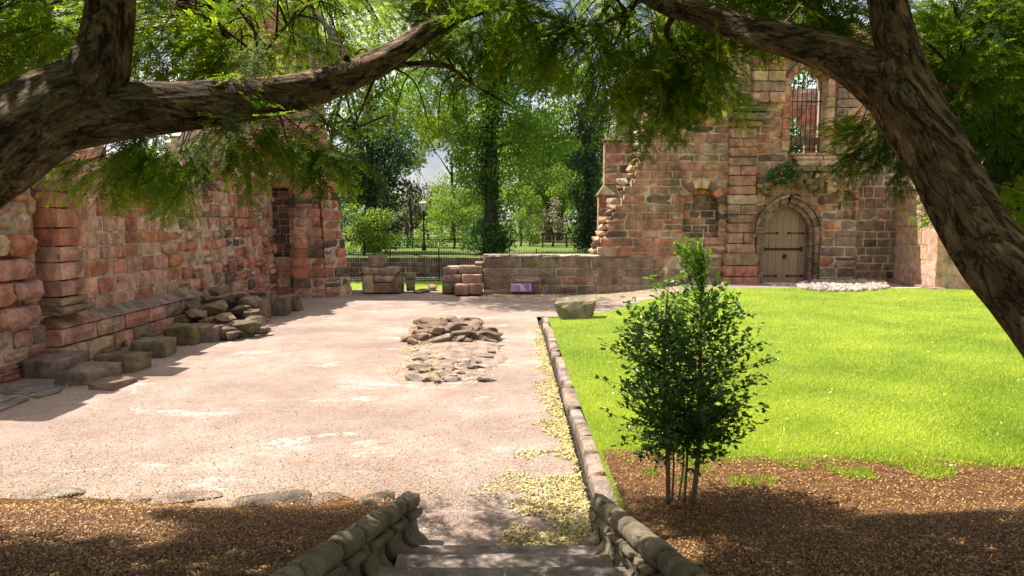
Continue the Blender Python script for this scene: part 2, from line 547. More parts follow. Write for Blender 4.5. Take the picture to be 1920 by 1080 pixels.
MASS_GROUPS = {}
def masonry(root, origin, ang, thick, s0, s1, z0, z1, inside, hr, wr, palette, meshes=ST_ROUGH, depth=0.35,
            gap=0.018, proud=0.04, limit=300, seen=None, core=True, name='stone', batter=0.0, jit=0.012, lean=None):
    """courses of separate stones over a mortar core. s runs along the wall, front faces the normal."""
    sx, sy = math.cos(ang), math.sin(ang)
    nx, ny = sy, -sx                                  # outward normal
    stones = []
    cm = MB()
    z = z0
    while z < z1 - 0.06:
        h = random.uniform(*hr(z) if callable(hr) else hr)
        if z + h > z1 - 0.08: h = z1 - z
        zm = z + h / 2
        iv, cur, step = [], None, 0.04
        k = int((s1 - s0) / step) + 1
        for i in range(k + 1):
            s = s0 + i * step
            ok = i < k and inside(s, zm)
            if ok and cur is None: cur = s
            if not ok and cur is not None: iv.append((cur, s)); cur = None
        for a, b in iv:
            if b - a < 0.06: continue
            if core:
                e = 0.05
                ca, cb = a + e, b - e
                if cb > ca:
                    off = -0.028 - batter * zm
                    c = (origin[0] + sx * (ca + cb) / 2 + nx * (off - (thick - 0.05) / 2), origin[1] + sy * (ca + cb) / 2 + ny * (off - (thick - 0.05) / 2), origin[2] + zm)
                    cm.box(c, (cb - ca, thick - 0.05, h), ang)
            s = a
            while s < b - 0.02:
                w = random.uniform(*(wr(s, zm) if callable(wr) else wr))
                if b - (s + w) < 0.12: w = b - s
                sub = [(z, h)]
                if h > 0.3 and random.random() < 0.16:
                    q = h * random.uniform(0.4, 0.6); sub = [(z, q), (z + q, h - q)]
                for zz, hh in sub:
                    stones.append((s + w / 2, zz + hh / 2, w, hh))
                s += w
        z += h
    if core and cm.v:
        cm.build('mortar_core', M_MORTAR, root)
    scored = []
    for st in stones:
        vis = 1.0 if (seen is None or seen(st[0], st[1])) else 0.0
        scored.append((vis * 10 + st[2] * st[3], st))
    scored.sort(key=lambda q: -q[0])
    mass_v, mass_f, mass_c = [], [], []
    for i, (_, (s, zc, w, h)) in enumerate(scored):
        col = palette(s, zc)
        ms = meshes(s, zc) if callable(meshes) else meshes
        me = random.choice(ms)
        pr = random.uniform(-0.3, 1) * (proud(s, zc) if callable(proud) else proud)
        d = depth
        off = pr - d / 2 - batter * zc
        loc = Vector((origin[0] + sx * s + nx * off, origin[1] + sy * s + ny * off, origin[2] + zc))
        g = gap * random.uniform(0.6, 1.5)
        sc = (w - g, d, h - g)
        rot = (random.uniform(-jit, jit), random.uniform(-jit, jit) * 0.6, ang + random.uniform(-jit, jit) * 1.6)
        if i < limit and (seen is None or seen(s, zc)):
            o = link(name, me, root, loc, rot, sc)
            o.color = col
        else:
            M = Matrix.LocRotScale(loc, __import__('mathutils').Euler(rot), Vector(sc))
            b = len(mass_v)
            mass_v += [tuple(M @ v.co) for v in me.vertices]
            mass_f += [tuple(q + b for q in p.vertices) for p in me.polygons]
            mass_c += [col] * len(me.vertices)
    if mass_v:
        me = bpy.data.meshes.new('stone_courses')
        me.from_pydata(mass_v, [], mass_f)
        a = me.attributes.new('col', 'FLOAT_COLOR', 'POINT')
        a.data.foreach_set('color', np.array(mass_c, np.float32).ravel())
        a = me.attributes.new('is_mass', 'FLOAT', 'POINT')
        a.data.foreach_set('value', np.ones(len(mass_v), np.float32))
        me.polygons.foreach_set('use_smooth', [True] * len(me.polygons))
        me.materials.append(M_STONE)
        o = link('stone_courses', me, root)
        o['kind'] = 'stuff'
    return stones

def block(root, name, c, size, rz=0.0, col=RED, meshes=ST_ROUGH, rx=0.0, ry=0.0):
    """one squared stone, front towards -Y before turning"""
    o = link(name, random.choice(meshes), root, c, (rx, ry, rz), size)
    o.color = vary(col, 0.12)
    return o

# ------------------------------------------------------------------ ground
def sheet(name, xs, ys, zf, mat, label=None, mask=None, kind='structure'):
    vs, fs = [], []
    nx = len(xs)
    for y in ys:
        for x in xs: vs.append((x, y, zf(x, y)))
    for j in range(len(ys) - 1):
        for i in range(nx - 1):
            if mask and not mask((xs[i] + xs[i + 1]) / 2, (ys[j] + ys[j + 1]) / 2): continue
            fs.append((j * nx + i, j * nx + i + 1, (j + 1) * nx + i + 1, (j + 1) * nx + i))
    me = bpy.data.meshes.new(name)
    me.from_pydata(vs, [], fs)
    me.polygons.foreach_set('use_smooth', [True] * len(fs))
    me.materials.append(mat)
    o = link(name, me)
    o['kind'] = kind
    if label: o['label'] = label
    return o

def lin(a, b, n): return [a + (b - a) * i / (n - 1) for i in range(n)]
def n2(x, y, s): return mnoise.noise((x * s, y * s, 3.7))

KX = 0.74                                             # kerb line
def z_lawn(x, y):
    d = 0.10 + 0.30 * sm(0.8, 7.5, x) + 0.015 * n2(x, y, 0.9)
    return d + 0.27 * max(0, 5.15 - y) * sm(5.6, 4.6, y)
def z_bedl(x, y):
    return 0.05 + 0.27 * max(0, 5.45 - y) + 0.02 * n2(x, y, 2.0)
def lawn_edge(x):
    return 6.55 - 0.20 * (x - 1) + 0.25 * n2(x, 0, 1.3)

sheet('ground', lin(-400, 400, 9), lin(-200, 700, 10), lambda x, y: -0.16, M_PARK, 'grassy ground reaching the horizon')
sheet('gravel_yard', lin(-9.5, KX - 0.12, 24), lin(4.4, 24, 40), lambda x, y: 0.0, M_GRAVEL, 'pinkish gravel of the open yard')
sheet('gravel_path', [KX - 0.16, KX + 0.1] + lin(KX + 0.4, 13.5, 20), lin(17.06, 24.2, 16), lambda x, y: 0.004 + 0.36 * sm(2.5, 6.5, x), M_GRAVEL, 'gravel strip between lawn and ruined wall')
sheet('soil_trench', lin(KX - 0.12, KX + 0.5, 4), lin(4.2, 17.3, 30), lambda x, y: -0.09, M_DARKSOIL, 'dark soil seam along the kerb')
sheet('lawn', [KX + 0.12 + 0.06 * i for i in range(10)] + lin(KX + 0.7, 18, 66), lin(4.6, 20.9, 70), z_lawn, M_LAWN, 'sunlit lawn beside the gravel yard',
      lambda x, y: y < 16.3 + 4.2 * sm(1.2, 5.5, x) + 0.2 * n2(x, y, 1.0) and not (y > 4.9 and x < KX + 0.12))
sheet('mulch_bed', lin(0.74, 14, 80), lin(0.6, 7.4, 60), lambda x, y: z_lawn(x, y) + 0.012, M_MULCH, 'brown bark mulch bed under the holly',
      lambda x, y: y < lawn_edge(x) + 0.12 and not (y < 5.05 and x < 0.8) and not (y > 4.95 and x < KX + 0.2))
sheet('mulch_bank', lin(-9, -0.86, 60), lin(0.4, 5.85, 50), z_bedl, M_MULCH, 'brown bark mulch bank left of the steps',
      lambda x, y: y < 5.55 + 0.25 * n2(x, 5, 0.8) and not (x < -6.2))
z_t = lambda x, y: 0.78 + 0.06 * n2(x, y, 0.12)
sheet('park_lawn', lin(-60, 60, 60), lin(30.25, 130, 60), z_t, M_PARK, 'raised park lawn beyond the railings')
sheet('grass_strip', lin(-9, 6, 20), lin(23.9, 29.9, 12), lambda x, y: -0.05 + 0.015 * n2(x, y, 0.8), M_LAWN, 'grass strip behind the broken wall')
sheet('park_path', lin(-12, 6, 12), lin(28.4, 29.7, 3), lambda x, y: -0.02, simple('pale_path', (0.42, 0.36, 0.32), 0.2), 'pale path at the foot of the retaining wall')

# ------------------------------------------------------------------ steps
steps = thing('stone_steps', 'worn grey stone steps between the two moulded stone parapets', 'steps', (0, 4.5, 0))
edges = [4.57, 4.12, 3.66, 3.2, 2.74, 2.28]
for i in range(5):
    z = 0.16 * (i + 1)
    y1, y0 = edges[i], edges[i + 1] - 0.06
    xl = -0.70 - 0.02 * i
    cuts = [xl, 0.62] if i != 2 else [xl, -0.04, 0.64]
    for a, b in zip(cuts[:-1], cuts[1:]):
        m = MB()
        n = 10
        for k in range(n):
            x0, x1 = a + 0.006 + (b - a - 0.012) * k / n, a + 0.006 + (b - a - 0.012) * (k + 1) / n
            d0, d1 = 0.014 * n2(x0, i * 3.1, 5), 0.014 * n2(x1, i * 3.1, 5)
            w0, w1 = 0.006 * n2(x0, i * 7.7, 2), 0.006 * n2(x1, i * 7.7, 2)
            vs = [(x0, y0, -0.1), (x1, y0, -0.1), (x1, y1 + d1, -0.1), (x0, y1 + d0, -0.1),
                  (x0, y0, z), (x1, y0, z), (x1, y1 - 0.02 + d1, z + w1), (x0, y1 - 0.02 + d0, z + w0), (x0, y1 + d0, z - 0.02), (x1, y1 + d1, z - 0.02)]
            fs = [(4, 5, 6, 7), (7, 6, 9, 8), (8, 9, 2, 3), (0, 1, 5, 4)]
            if k == 0: fs.append((0, 4, 7, 8, 3))
            if k == n - 1: fs.append((1, 2, 9, 6, 5))
            m.add(vs, fs)
        m.build('step', M_STEP, steps)
sheet('landing', lin(-0.9, 0.8, 4), lin(-1.0, 2.25, 4), lambda x, y: 0.86, M_STEP, 'stone landing at the head of the steps')

# parapets made of moulded stones
M_PARA = stone_material('mossy_parapet_stone', 0.6, 0.7, fixed=(0.21, 0.17, 0.11))
def parapet(label, side, P0, P1, n):
    root = thing('parapet', label, 'parapet', P0, 'moulded parapets flanking the steps')
    P0, P1 = Vector(P0), Vector(P1)
    d = P1 - P0
    L = Vector((d.x, d.y, 0)).length
    t = d.normalized()
    out = Vector((t.y, -t.x, 0)).normalized()
    if out.x * side > 0: out = -out                   # towards the steps
    def prof_obj(name, prof, f0, f1, seed):
        m = MB()
        k = 7
        rings = []
        for i in range(k):
            q = f0 + (f1 - f0) * (0, 0.04, 0.16, 0.5, 0.84, 0.96, 1)[i]
            end = (0.80, 0.98, 1.0, 1.03, 1.0, 0.98, 0.80)[i]
            base = P0 + d * q
            ring = []
            cx = sum(p[0] for p in prof) / len(prof); cz = sum(p[1] for p in prof) / len(prof)
            for jn, (a, b) in enumerate(prof):
                a2, b2 = cx + (a - cx) * end, cz + (b - cz) * end
                w = 0.022 * mnoise.noise((q * 9 + seed, jn * 0.7, seed)) + 0.012 * mnoise.noise((q * 30 + seed, jn * 1.9, seed))
                ring.append(base + out * (a2 + w) + Vector((0, 0, b2 + w)))
            rings.append(ring)
        vs = [p for r in rings for p in r]
        c = len(prof)
        fs = []
        for i in range(k - 1):
            for jn in range(c):
                j2 = (jn + 1) % c
                fs.append((i * c + jn, i * c + j2, (i + 1) * c + j2, (i + 1) * c + jn))
        fs.append(tuple(range(c - 1, -1, -1))); fs.append(tuple((k - 1) * c + jn for jn in range(c)))
        m.add(vs, fs)
        bm = bmesh.new(); bm.from_mesh(m.mesh('tmp', None)); bmesh.ops.recalc_face_normals(bm, faces=bm.faces)
        me = bpy.data.meshes.new(name); bm.to_mesh(me); bm.free()
        me.polygons.foreach_set('use_smooth', [True] * len(me.polygons)); me.materials.append(M_PARA)
        return link(name, me, root)
    def circ(cx, cz, r, n=10): return [(cx + r * math.cos(2 * math.pi * i / n), cz + r * math.sin(2 * math.pi * i / n)) for i in range(n)]
    roll = circ(0.0, -0.065, 0.072)
    fillet = circ(0.060, -0.15, 0.034, 8)
    body = [(-0.09, -0.13), (0.045, -0.13), (0.075, -0.19), (0.065, -0.23), (0.09, -0.28), (0.15, -0.33), (0.185, -0.40), (0.185, -1.0), (-0.09, -1.0)]
    cuts = [0]
    while len(cuts) < n: cuts.append(cuts[-1] + random.uniform(0.8, 1.2))
    cuts = [c / (cuts[-1]) for c in cuts]
    for i in range(len(cuts) - 1):
        g = 0.036 / L
        prof_obj('coping_stone', roll, cuts[i] + g * 0.5, cuts[i + 1] - g * 0.5, i * 1.7 + side)
        prof_obj('moulding_stone', fillet, cuts[i] + g, cuts[i + 1] - g, i * 2.7 + side)
        f0, f1 = cuts[i] + 0.03, cuts[i + 1] + 0.03
        prof_obj('body_stone', body, max(0, f0) + g, min(1.0, f1) - g, i * 3.7 + side)
    return root
parapet('left parapet of green mossy roll-moulded stones, sloping beside the mulch bank', -1, (-0.76, 5.02, 0.36), (-1.08, 1.6, 1.22), 9)
parapet('right parapet of roll-moulded stones, sloping beside the holly bed', 1, (0.66, 5.00, 0.34), (0.86, 1.6, 1.22), 10)

# ------------------------------------------------------------------ kerb, edging and paving
kerb = thing('stone_kerb', 'long kerb of worn sandstone blocks between gravel and lawn', 'kerb', (KX, 5, 0))
y = 4.95
while y < 17.0:
    L = random.uniform(0.32, 0.75)
    w = random.uniform(0.14, 0.23)
    h = 0.34
    zt = 0.062 + random.uniform(-0.03, 0.02)
    o = link('kerbstone', random.choice(ST_ROUGH), kerb, (KX + w / 2 + random.uniform(-0.03, 0.03), y + L / 2, zt - h / 2),
             (math.pi / 2 * 0 + R(-90), 0, R(90) + random.uniform(-0.03, 0.03)), (L - 0.02, h, w))
    o.color = vary(random.choice([(0.27, 0.215, 0.175), (0.24, 0.19, 0.155), (0.29, 0.22, 0.18)]), 0.12)
    y += L
edg = thing('edging_stones', 'row of flat grey edging stones along the mulch bank', 'edging', (-2, 5.6, 0))
for (u0, u1, v) in ((440, 590, 929), (588, 672, 931), (670, 742, 929), (20, 155, 917), (250, 420, 922)):
    a, b = gr(u0, v, 0.05), gr(u1, v, 0.05)
    o = link('edging_stone', random.choice(ROCKS), edg, (a + b) / 2 + Vector((0, -0.08, -0.055)), (0, 0, random.uniform(-0.05, 0.05)), ((b - a).length * 1.1, 0.42, 0.17 if u0 > 430 else 0.135))
    o.color = vary((0.15, 0.12, 0.10) if u0 > 430 else (0.28, 0.23, 0.19), 0.12)
pav = thing('paving', 'grey flagstones at the foot of the left wall', 'paving', (-7, 9.5, 0))
for (uvs) in (((-40, 735), (60, 716), (118, 722), (48, 740)), ((-60, 778), (45, 742), (55, 748), (0, 770)), ((-120, 770), (-45, 738), (44, 741), (-66, 776)), ((52, 741), (119, 723), (112, 735), (70, 745))):
    m = MB()
    ps = [gr(u, v, 0.02) for u, v in uvs]
    c = sum(ps, Vector()) / 4
    ps = [c + (p - c) * 0.98 for p in ps]
    m.add([(p.x, p.y, 0.025) for p in ps] + [(p.x, p.y, -0.05) for p in ps], [(0, 1, 2, 3), (4, 5, 1, 0), (5, 6, 2, 1), (6, 7, 3, 2), (7, 4, 0, 3)])
    bm = bmesh.new(); bm.from_mesh(m.mesh('t', None)); bmesh.ops.recalc_face_normals(bm, faces=bm.faces)
    me = bpy.data.meshes.new('flagstone'); bm.to_mesh(me); bm.free(); me.materials.append(M_ROCK)
    o = link('flagstone', me, pav); o.color = vary((0.2, 0.17, 0.16), 0.1)

# ------------------------------------------------------------------ left wall
LX = -7.6
lw = thing('ruined_wall', 'tall eroded red sandstone wall running along the left of the yard', 'wall', (LX, 15, 0))
def lw_in(s, z):
    if s > 18.2: return z < 5.3 + 0.4 * n2(s, 0, 1)
    if 10.9 < s < 11.75 and z > 0.75: return False
    return z < 3.62 + 0.1 * n2(s, 0, 2) + 1.2 * sm(16, 18.3, s)
def lw_pal(s, z):
    if s < 10.9: return pick({RED: 2, PINK: 2, TAN: 2, RUST: 2, GREY: 1})
    if s > 18.2: return pick({RED: 4, PINK: 2, DARK: 1.5 if z < 2.2 else 0.4, RUST: 2})
    if s > 15 and z < 2.6: return pick({RED: 2, PINK: 2.5, TAN: 1.6, GREY: 1.4, RUST: 1})
    return pick({RED: 3, PINK: 3.5, RUST: 1.2, TAN: 1.0, (0.44, 0.255, 0.175): 2, GREY: 0.4})
def lw_mesh(s, z):
    return ST_ERODED if s < 10.9 else (ST_ROUND if s > 15.2 else ST_ROUGH)
def lw_proud(s, z):
    if s < 10.9: return 0.06
    if s > 18.2: return 0.10
    if s > 15: return 0.09 + 0.06 * (z > 2.5)
    return 0.03
def lw_w(s, z):
    if s < 10.9: return (0.35, 0.8)
    if s > 15.2: return (0.26, 0.6)
    return (0.38, 0.85)
masonry(lw, (LX, 0, 0), R(90), 1.0, 8.6, 21.9, -0.05, 5.6, lw_in, lambda z: (0.24, 0.36) if random.random() < 0.75 else (0.15, 0.22), lw_w, lw_pal, lw_mesh, 0.36, 0.026, lw_proud, 300,
        seen=lambda s, z: 9.8 < s < 21.5 and z < 4.9)
# plinth of dressed stone with a chamfered top
Z0 = 0.0
for zc, h, xo in ((0.17, 0.34, 0.32), (0.50, 0.30, 0.26)):
    s = 11.0
    while s < 15.2:
        w = random.uniform(0.55, 1.0)
        if s + w > 15.3: w = 15.3 - s
        block(lw, 'plinth_stone', (LX + xo - 0.2, s + w / 2, zc), (w - 0.02, 0.46, h - 0.015), R(90), random.choice([GREY, PINK, RED, TAN]), ST_FLAT)
        s += w
m = MB()
s = 11.0
while s < 15.2:
    w = random.uniform(0.8, 1.1)
    x0, x1 = LX - 0.02, LX + 0.275
    g = 0.01
    mm = MB()
    mm.add([(x1, s + g, 0.66), (x1, s + w - g, 0.66), (x0, s + w - g, 0.66), (x0, s + g, 0.66), (x1 - 0.02, s + g, 0.69), (x1 - 0.02, s + w - g, 0.69), (x0, s + w - g, 0.84), (x0, s + g, 0.84)],
           [(0, 1, 5, 4), (4, 5, 6, 7), (1, 2, 6, 5), (3, 0, 4, 7)])
    o = mm.build('chamfer_stone', M_STONE, lw); o.color = vary(random.choice([(0.23, 0.17, 0.13), (0.30, 0.17, 0.125), (0.20, 0.155, 0.12)]), 0.1)
    s += w
# pilaster shaft of stacked blocks on a moulded base
z = 1.17
while z < 3.6:
    h = random.uniform(0.26, 0.34)
    block(lw, 'shaft_stone', (LX + 0.10, 11.325, z + h / 2), (0.62, 0.5, h - 0.012), R(90), random.choice([RED, PINK, RUST, RED, (0.34, 0.17, 0.13)]), ST_FLAT)
    z += h
for zc, h, w, xo in ((1.09, 0.14, 0.74, 0.16), (0.95, 0.14, 0.86, 0.22)):
    block(lw, 'base_moulding', (LX + xo - 0.1, 11.325, zc), (w, 0.6, h - 0.01), R(90), GREY, ST_FLAT)
m = MB(); m.box((LX - 0.35, 11.325, 2.3), (0.5, 0.84, 2.9)); m.build('pilaster_core', M_MORTAR, lw)
# a few bulging courses of the broken pier
for k, (yy, wd, hh, zz, c) in enumerate(((10.3, .75, .34, 0.95, PINK), (9.75, .8, .36, 1.32, RED), (10.45, .62, .30, 1.34, PINK), (10.15, .85, .34, 1.68, (0.40, 0.2, 0.14)), (10.35, .6, .36, 2.04, RUST), (9.8, .6, .34, 2.05, TAN))):
    block(lw, 'pier_stone', (LX - 0.02, yy, zz), (wd, 0.5, hh - 0.015), R(90), c, ST_ERODED)

# ------------------------------------------------------------------ left tower stump
tw = thing('tower_stump', 'battered red sandstone tower stump with a blocked slit at the end of the left wall', 'ruin', (-6.6, 22, 0))
def tpal(s, z):
    d = 2.6 if z < 1.9 else 0.7
    return pick({RED: 3, PINK: 1.2, RUST: 2.4, DARK: d, GREY: 0.6})
masonry(tw, (0, 22.0, 0), 0, 2.2, -9.5, -6.5, -0.05, 9.2, lambda s, z: not (-7.75 < s < -7.18 and 1.35 < z < 3.45), (0.27, 0.36), (0.38, 0.75), tpal, ST_ROUGH, 0.35, 0.02, 0.03, 80,
        seen=lambda s, z: s > -8.3 and z < 5)
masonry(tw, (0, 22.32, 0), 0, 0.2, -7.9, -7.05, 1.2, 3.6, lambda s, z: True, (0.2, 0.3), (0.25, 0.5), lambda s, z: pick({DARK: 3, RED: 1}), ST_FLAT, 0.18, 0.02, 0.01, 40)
masonry(tw, (0, 21.55, 0), 0, 1.6, -7.1, -5.9, -0.05, 9.2, lambda s, z: -6.98 + 0.03 * z < s < -5.9 - 0.07 * z, (0.27, 0.36), (0.4, 0.7), tpal, ST_ROUGH, 0.4, 0.02, 0.05, 90, seen=lambda s, z: z < 5.2, batter=0.02)
an = math.atan2(0.5, 0.78)
masonry(tw, (-5.93, 21.56, 0), an, 1.0, 0.0, 0.93, -0.05, 9.2, lambda s, z: -0.085 * z < s < 0.9 - 0.115 * z, (0.27, 0.36), (0.32, 0.6), tpal, ST_ROUND, 0.4, 0.02, 0.07, 60, seen=lambda s, z: z < 5.2, batter=0.06)

# ------------------------------------------------------------------ low wall and broken stubs in the gap
wall_pal = lambda s, z: pick({(0.21, 0.155, 0.108): 3, GREY: 2, (0.24, 0.14, 0.095): 2, (0.30, 0.22, 0.145): 1.2, MOSS: 0.8})
lo = thing('low_wall', 'low brown stone wall with the purple sign at its foot', 'wall', (2, 22.5, 0))
masonry(lo, (0, 22.5, 0), 0, 0.7, -0.96, 5.0, -0.02, 1.21, lambda s, z: True, (0.27, 0.31), (0.6, 1.35), wall_pal, ST_ROUGH, 0.4, 0.016, 0.03, 100)
cx = -0.96
while cx < 3.0:
    w = random.uniform(0.7, 1.3)
    w = min(w, 3.05 - cx)
    block(lo, 'coping_stone', (cx + w / 2, 22.82, 1.255), (w - 0.02, 0.78, 0.09), 0, (0.33, 0.29, 0.24), ST_FLAT)
    cx += w
s1 = thing('wall_stub', 'broken wall stub with one block perched on top, nearest the tower', 'ruin', (-4.4, 22.4, 0), 'broken stubs of wall in the gap')
for (u0, u1, v0, v1, c) in ((678, 700, 516, 550, TAN), (700, 738, 530, 550, GREY), (700, 740, 516, 530, TAN), (676, 745, 501, 516, (0.26, 0.22, 0.16)), (690, 720, 481, 501, GREY), (735, 750, 520, 550, GREY)):
    a, b = at(u0, v1, 22.4), at(u1, v0, 22.4)
    block(s1, 'stone', ((a.x + b.x) / 2, 22.7, (a.z + b.z) / 2), (b.x - a.x - 0.015, 0.6, b.z - a.z - 0.012), 0, c, ST_ROUGH)
s2 = thing('stone_post', 'short upright stone between the two wall stubs', 'stone', at(770, 545, 22.9))
for (u0, u1, v0, v1) in ((760, 778, 512, 524), (762, 776, 524, 546)):
    a, b = at(u0, v1, 22.9), at(u1, v0, 22.9)
    block(s2, 'stone', ((a.x + b.x) / 2, 23.0, (a.z + b.z) / 2), (b.x - a.x, 0.35, b.z - a.z - 0.01), 0, MOSS, ST_ROUND)
for i, (u, v, w, h) in enumerate(((752, 548, 0.5, 0.4), (790, 549, 0.8, 0.16), (812, 545, 0.4, 0.28))):
    p = gr(u, v, 0.0)
    o = link('fallen_stone', ROCKS[i], None, p + Vector((0, 0, h * 0.3)), (0.1, 0, i), (w, 0.4, h)); o.color = vary(GREY)
    tag(o, ('rough grey rock leaning against the foot of the stub nearest the tower', 'flat sill stone lying across the gap between the stubs', 'small rock beside the stub that joins the low wall')[i], 'rock', 'loose rocks in the gap of the wall')
s3 = thing('wall_stub', 'stepped wall stub of large blocks joining the low wall', 'ruin', (-1.6, 22.4, 0), 'broken stubs of wall in the gap')
for (u0, u1, v0, v1, c, yy) in ((830, 866, 515, 531, (0.26, 0.17, 0.12), 22.4), (866, 904, 515, 533, (0.30, 0.17, 0.12), 22.2), (830, 858, 503, 515, GREY, 22.5), (858, 905, 499, 514, GREY, 22.5),
                              (828, 853, 531, 551, MOSS, 22.3), (851, 879, 534, 554, (0.24, 0.15, 0.11), 21.8), (879, 904, 533, 553, (0.25, 0.16, 0.12), 21.8), (890, 906, 492, 499, GREY, 22.6)):
    a, b = at(u0, v1, yy), at(u1, v0, yy)
    block(s3, 'stone', ((a.x + b.x) / 2, yy + 0.35, (a.z + b.z) / 2), (b.x - a.x - 0.012, 0.7, b.z - a.z - 0.01), 0, c, ST_ROUGH)
m = MB(); m.box((-1.6, 22.95, 0.5), (1.15, 0.6, 0.8)); m.build('mortar_core', M_MORTAR, s3)

# sign at the wall's foot
sg = thing('information_sign', 'low purple information panel tilted against the foot of the low wall', 'sign', at(977, 548, 22.2))
M_PURPLE = simple('purple_print', (0.18, 0.08, 0.20), 0.08, 3, rough=0.4)
M_WHITE = simple('white_print', (0.5, 0.40, 0.54), 0.05, 3, rough=0.5)
M_SLATE = simple('grey_sign_frame', (0.17, 0.15, 0.15), 0.2, 8, 0.3)
c = at(977, 539.5, 22.15)
m = MB(); m.box((c.x, c.y + 0.03, c.z), (0.72, 0.03, 0.30), 0, R(-28)); m.build('panel', M_PURPLE, sg)
pr = MB()
Mx = Matrix.Rotation(R(-28), 3, 'X')
def strip(x, z, w, h):
    p = Mx @ Vector((0, -0.0185, z))
    pr.box((c.x + x, c.y + 0.03 + p.y, c.z + p.z), (w, 0.004, h), 0, R(-28))
strip(-0.2, 0.11, 0.24, 0.03)
for k in range(5):
    strip(-0.21, 0.06 - 0.04 * k, 0.22 - 0.02 * (k % 2), 0.012)
    strip(0.06, 0.09 - 0.045 * k, 0.22 - 0.03 * (k % 3), 0.012)
    strip(0.29, 0.11 - 0.05 * k, 0.03, 0.03)
strip(0.08, -0.115, 0.26, 0.008)
pr.build('printed_lettering', M_WHITE, sg)
a, b = at(957, 531, 22.25), at(1015, 524, 22.25)
block(sg, 'stone_ledge', ((a.x + b.x) / 2, 22.37, (a.z + b.z) / 2), (b.x - a.x, 0.24, 0.11), 0, GREY, ST_FLAT)
a, b = at(998, 547, 22.25), at(1015, 532, 22.25)
block(sg, 'stone_cheek', ((a.x + b.x) / 2, 22.37, (a.z + b.z) / 2), (b.x - a.x, 0.2, b.z - a.z), 0, GREY, ST_FLAT)
m = MB(); m.box((c.x, 22.42, 0.12), (0.70, 0.1, 0.12)); m.build('stand', M_SLATE, sg)
o = block(None, 'stone_block', at(1068, 546, 22.1) + Vector((0, 0.15, 0.02)), (0.45, 0.3, 0.14), 0, DARK, ST_FLAT)
tag(o, 'small flat dark stone block on the ground right of the purple sign', 'stone')

# ------------------------------------------------------------------ door wall
DY = 22.5
dw = thing('ruined_church_wall', 'tall ruined red sandstone wall with an arched wooden door and a barred opening', 'wall', (7, DY, 0.2))
DXC, DW, DSP, DAP, DSILL = 9.07, 0.74, 1.98, 2.88, 0.36
def arch_top(x, w, sp, ap):
    rise = ap - sp
    cc = max(0.0, (rise * rise - w * w) / (2 * w)); Rr = w + cc
    dx = abs(x)
    if dx >= w: return sp
    return sp + math.sqrt(max(0, Rr * Rr - (dx + cc) ** 2))
WXC, WW, WSP, WAP, WSILL = 9.58, 0.60, 6.75, 7.36, 4.62
def dw_left(z):
    pts = [(0.0, 4.6), (1.2, 4.6), (1.25, 2.75), (1.75, 2.85), (2.0, 3.1), (2.3, 3.12), (2.75, 3.35), (3.05, 3.38), (3.1, 3.6), (3.6, 3.65), (3.65, 3.95), (4.25, 4.05), (4.3, 4.15), (6.0, 4.3), (9.5, 4.6)]
    for (a, x0), (b, x1) in zip(pts[:-1], pts[1:]):
        if a <= z <= b: return x0 + (x1 - x0) * (z - a) / max(1e-6, b - a)
    return 4.6
def in_door(x, z, e=0.0): return abs(x - DXC) < DW + e and z < arch_top((x - DXC) * DW / (DW + e), DW, DSP, DAP) + e
def in_win(x, z): return abs(x - WXC) < WW and WSILL < z < arch_top(x - WXC, WW, WSP, WAP)
def in_niche(x, z): return abs(x - 6.18) < 0.56 and 1.98 < z < arch_top(x - 6.18, 0.56, 2.95, 3.50)
def in_niche2(x, z): return abs(x - 10.95) < 0.26 and 2.3 < z < arch_top(x - 10.95, 0.26, 3.15, 3.45)
def dw_in(s, z):
    if s < dw_left(z) or s > 11.35 - 0.02 * (z > 4.5) * (z - 4.5) * 4: return False
    return not (in_door(s, z, 0.30) or in_win(s, z) or in_niche(s, z) or in_niche2(s, z))
def dw_pal(s, z):
    if z < 1.3: return pick({(0.22, 0.165, 0.125): 3, GREY: 2, RED: 1, TAN: 1, DARK: 0.6})
    if s > 10 and z < 4: return pick({RED: 1.5, (0.22, 0.15, 0.12): 2, MOSS: 1, TAN: 0.8})
    if z > 6: return pick({RED: 2, PINK: 1.5, TAN: 1.6, (0.27, 0.17, 0.13): 2})
    return pick({(0.39, 0.165, 0.10): 4, (0.32, 0.15, 0.098): 3, (0.40, 0.21, 0.14): 1.6, (0.36, 0.245, 0.155): 1.0, DARK: 0.8, (0.37, 0.18, 0.11): 2})
masonry(dw, (0, DY, 0), 0, 0.9, 2.6, 11.4, 0.0, 8.9, dw_in, (0.24, 0.36), (0.4, 0.95), dw_pal, ST_ROUGH, 0.40, 0.026, 0.035, 300,
        seen=lambda s, z: z < 7.9 and not (s < 6.5 and z > 5.6))
# blocked niche backs
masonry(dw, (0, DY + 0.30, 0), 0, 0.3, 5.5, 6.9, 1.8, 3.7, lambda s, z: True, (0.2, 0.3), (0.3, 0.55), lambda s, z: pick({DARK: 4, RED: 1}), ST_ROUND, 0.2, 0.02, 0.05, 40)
masonry(dw, (0, DY + 0.22, 0), 0, 0.3, 10.6, 11.3, 2.2, 3.6, lambda s, z: True, (0.25, 0.35), (0.3, 0.5), lambda s, z: pick({TAN: 2, GREY: 1, MOSS: 1}), ST_ROUND, 0.2, 0.02, 0.05, 20)

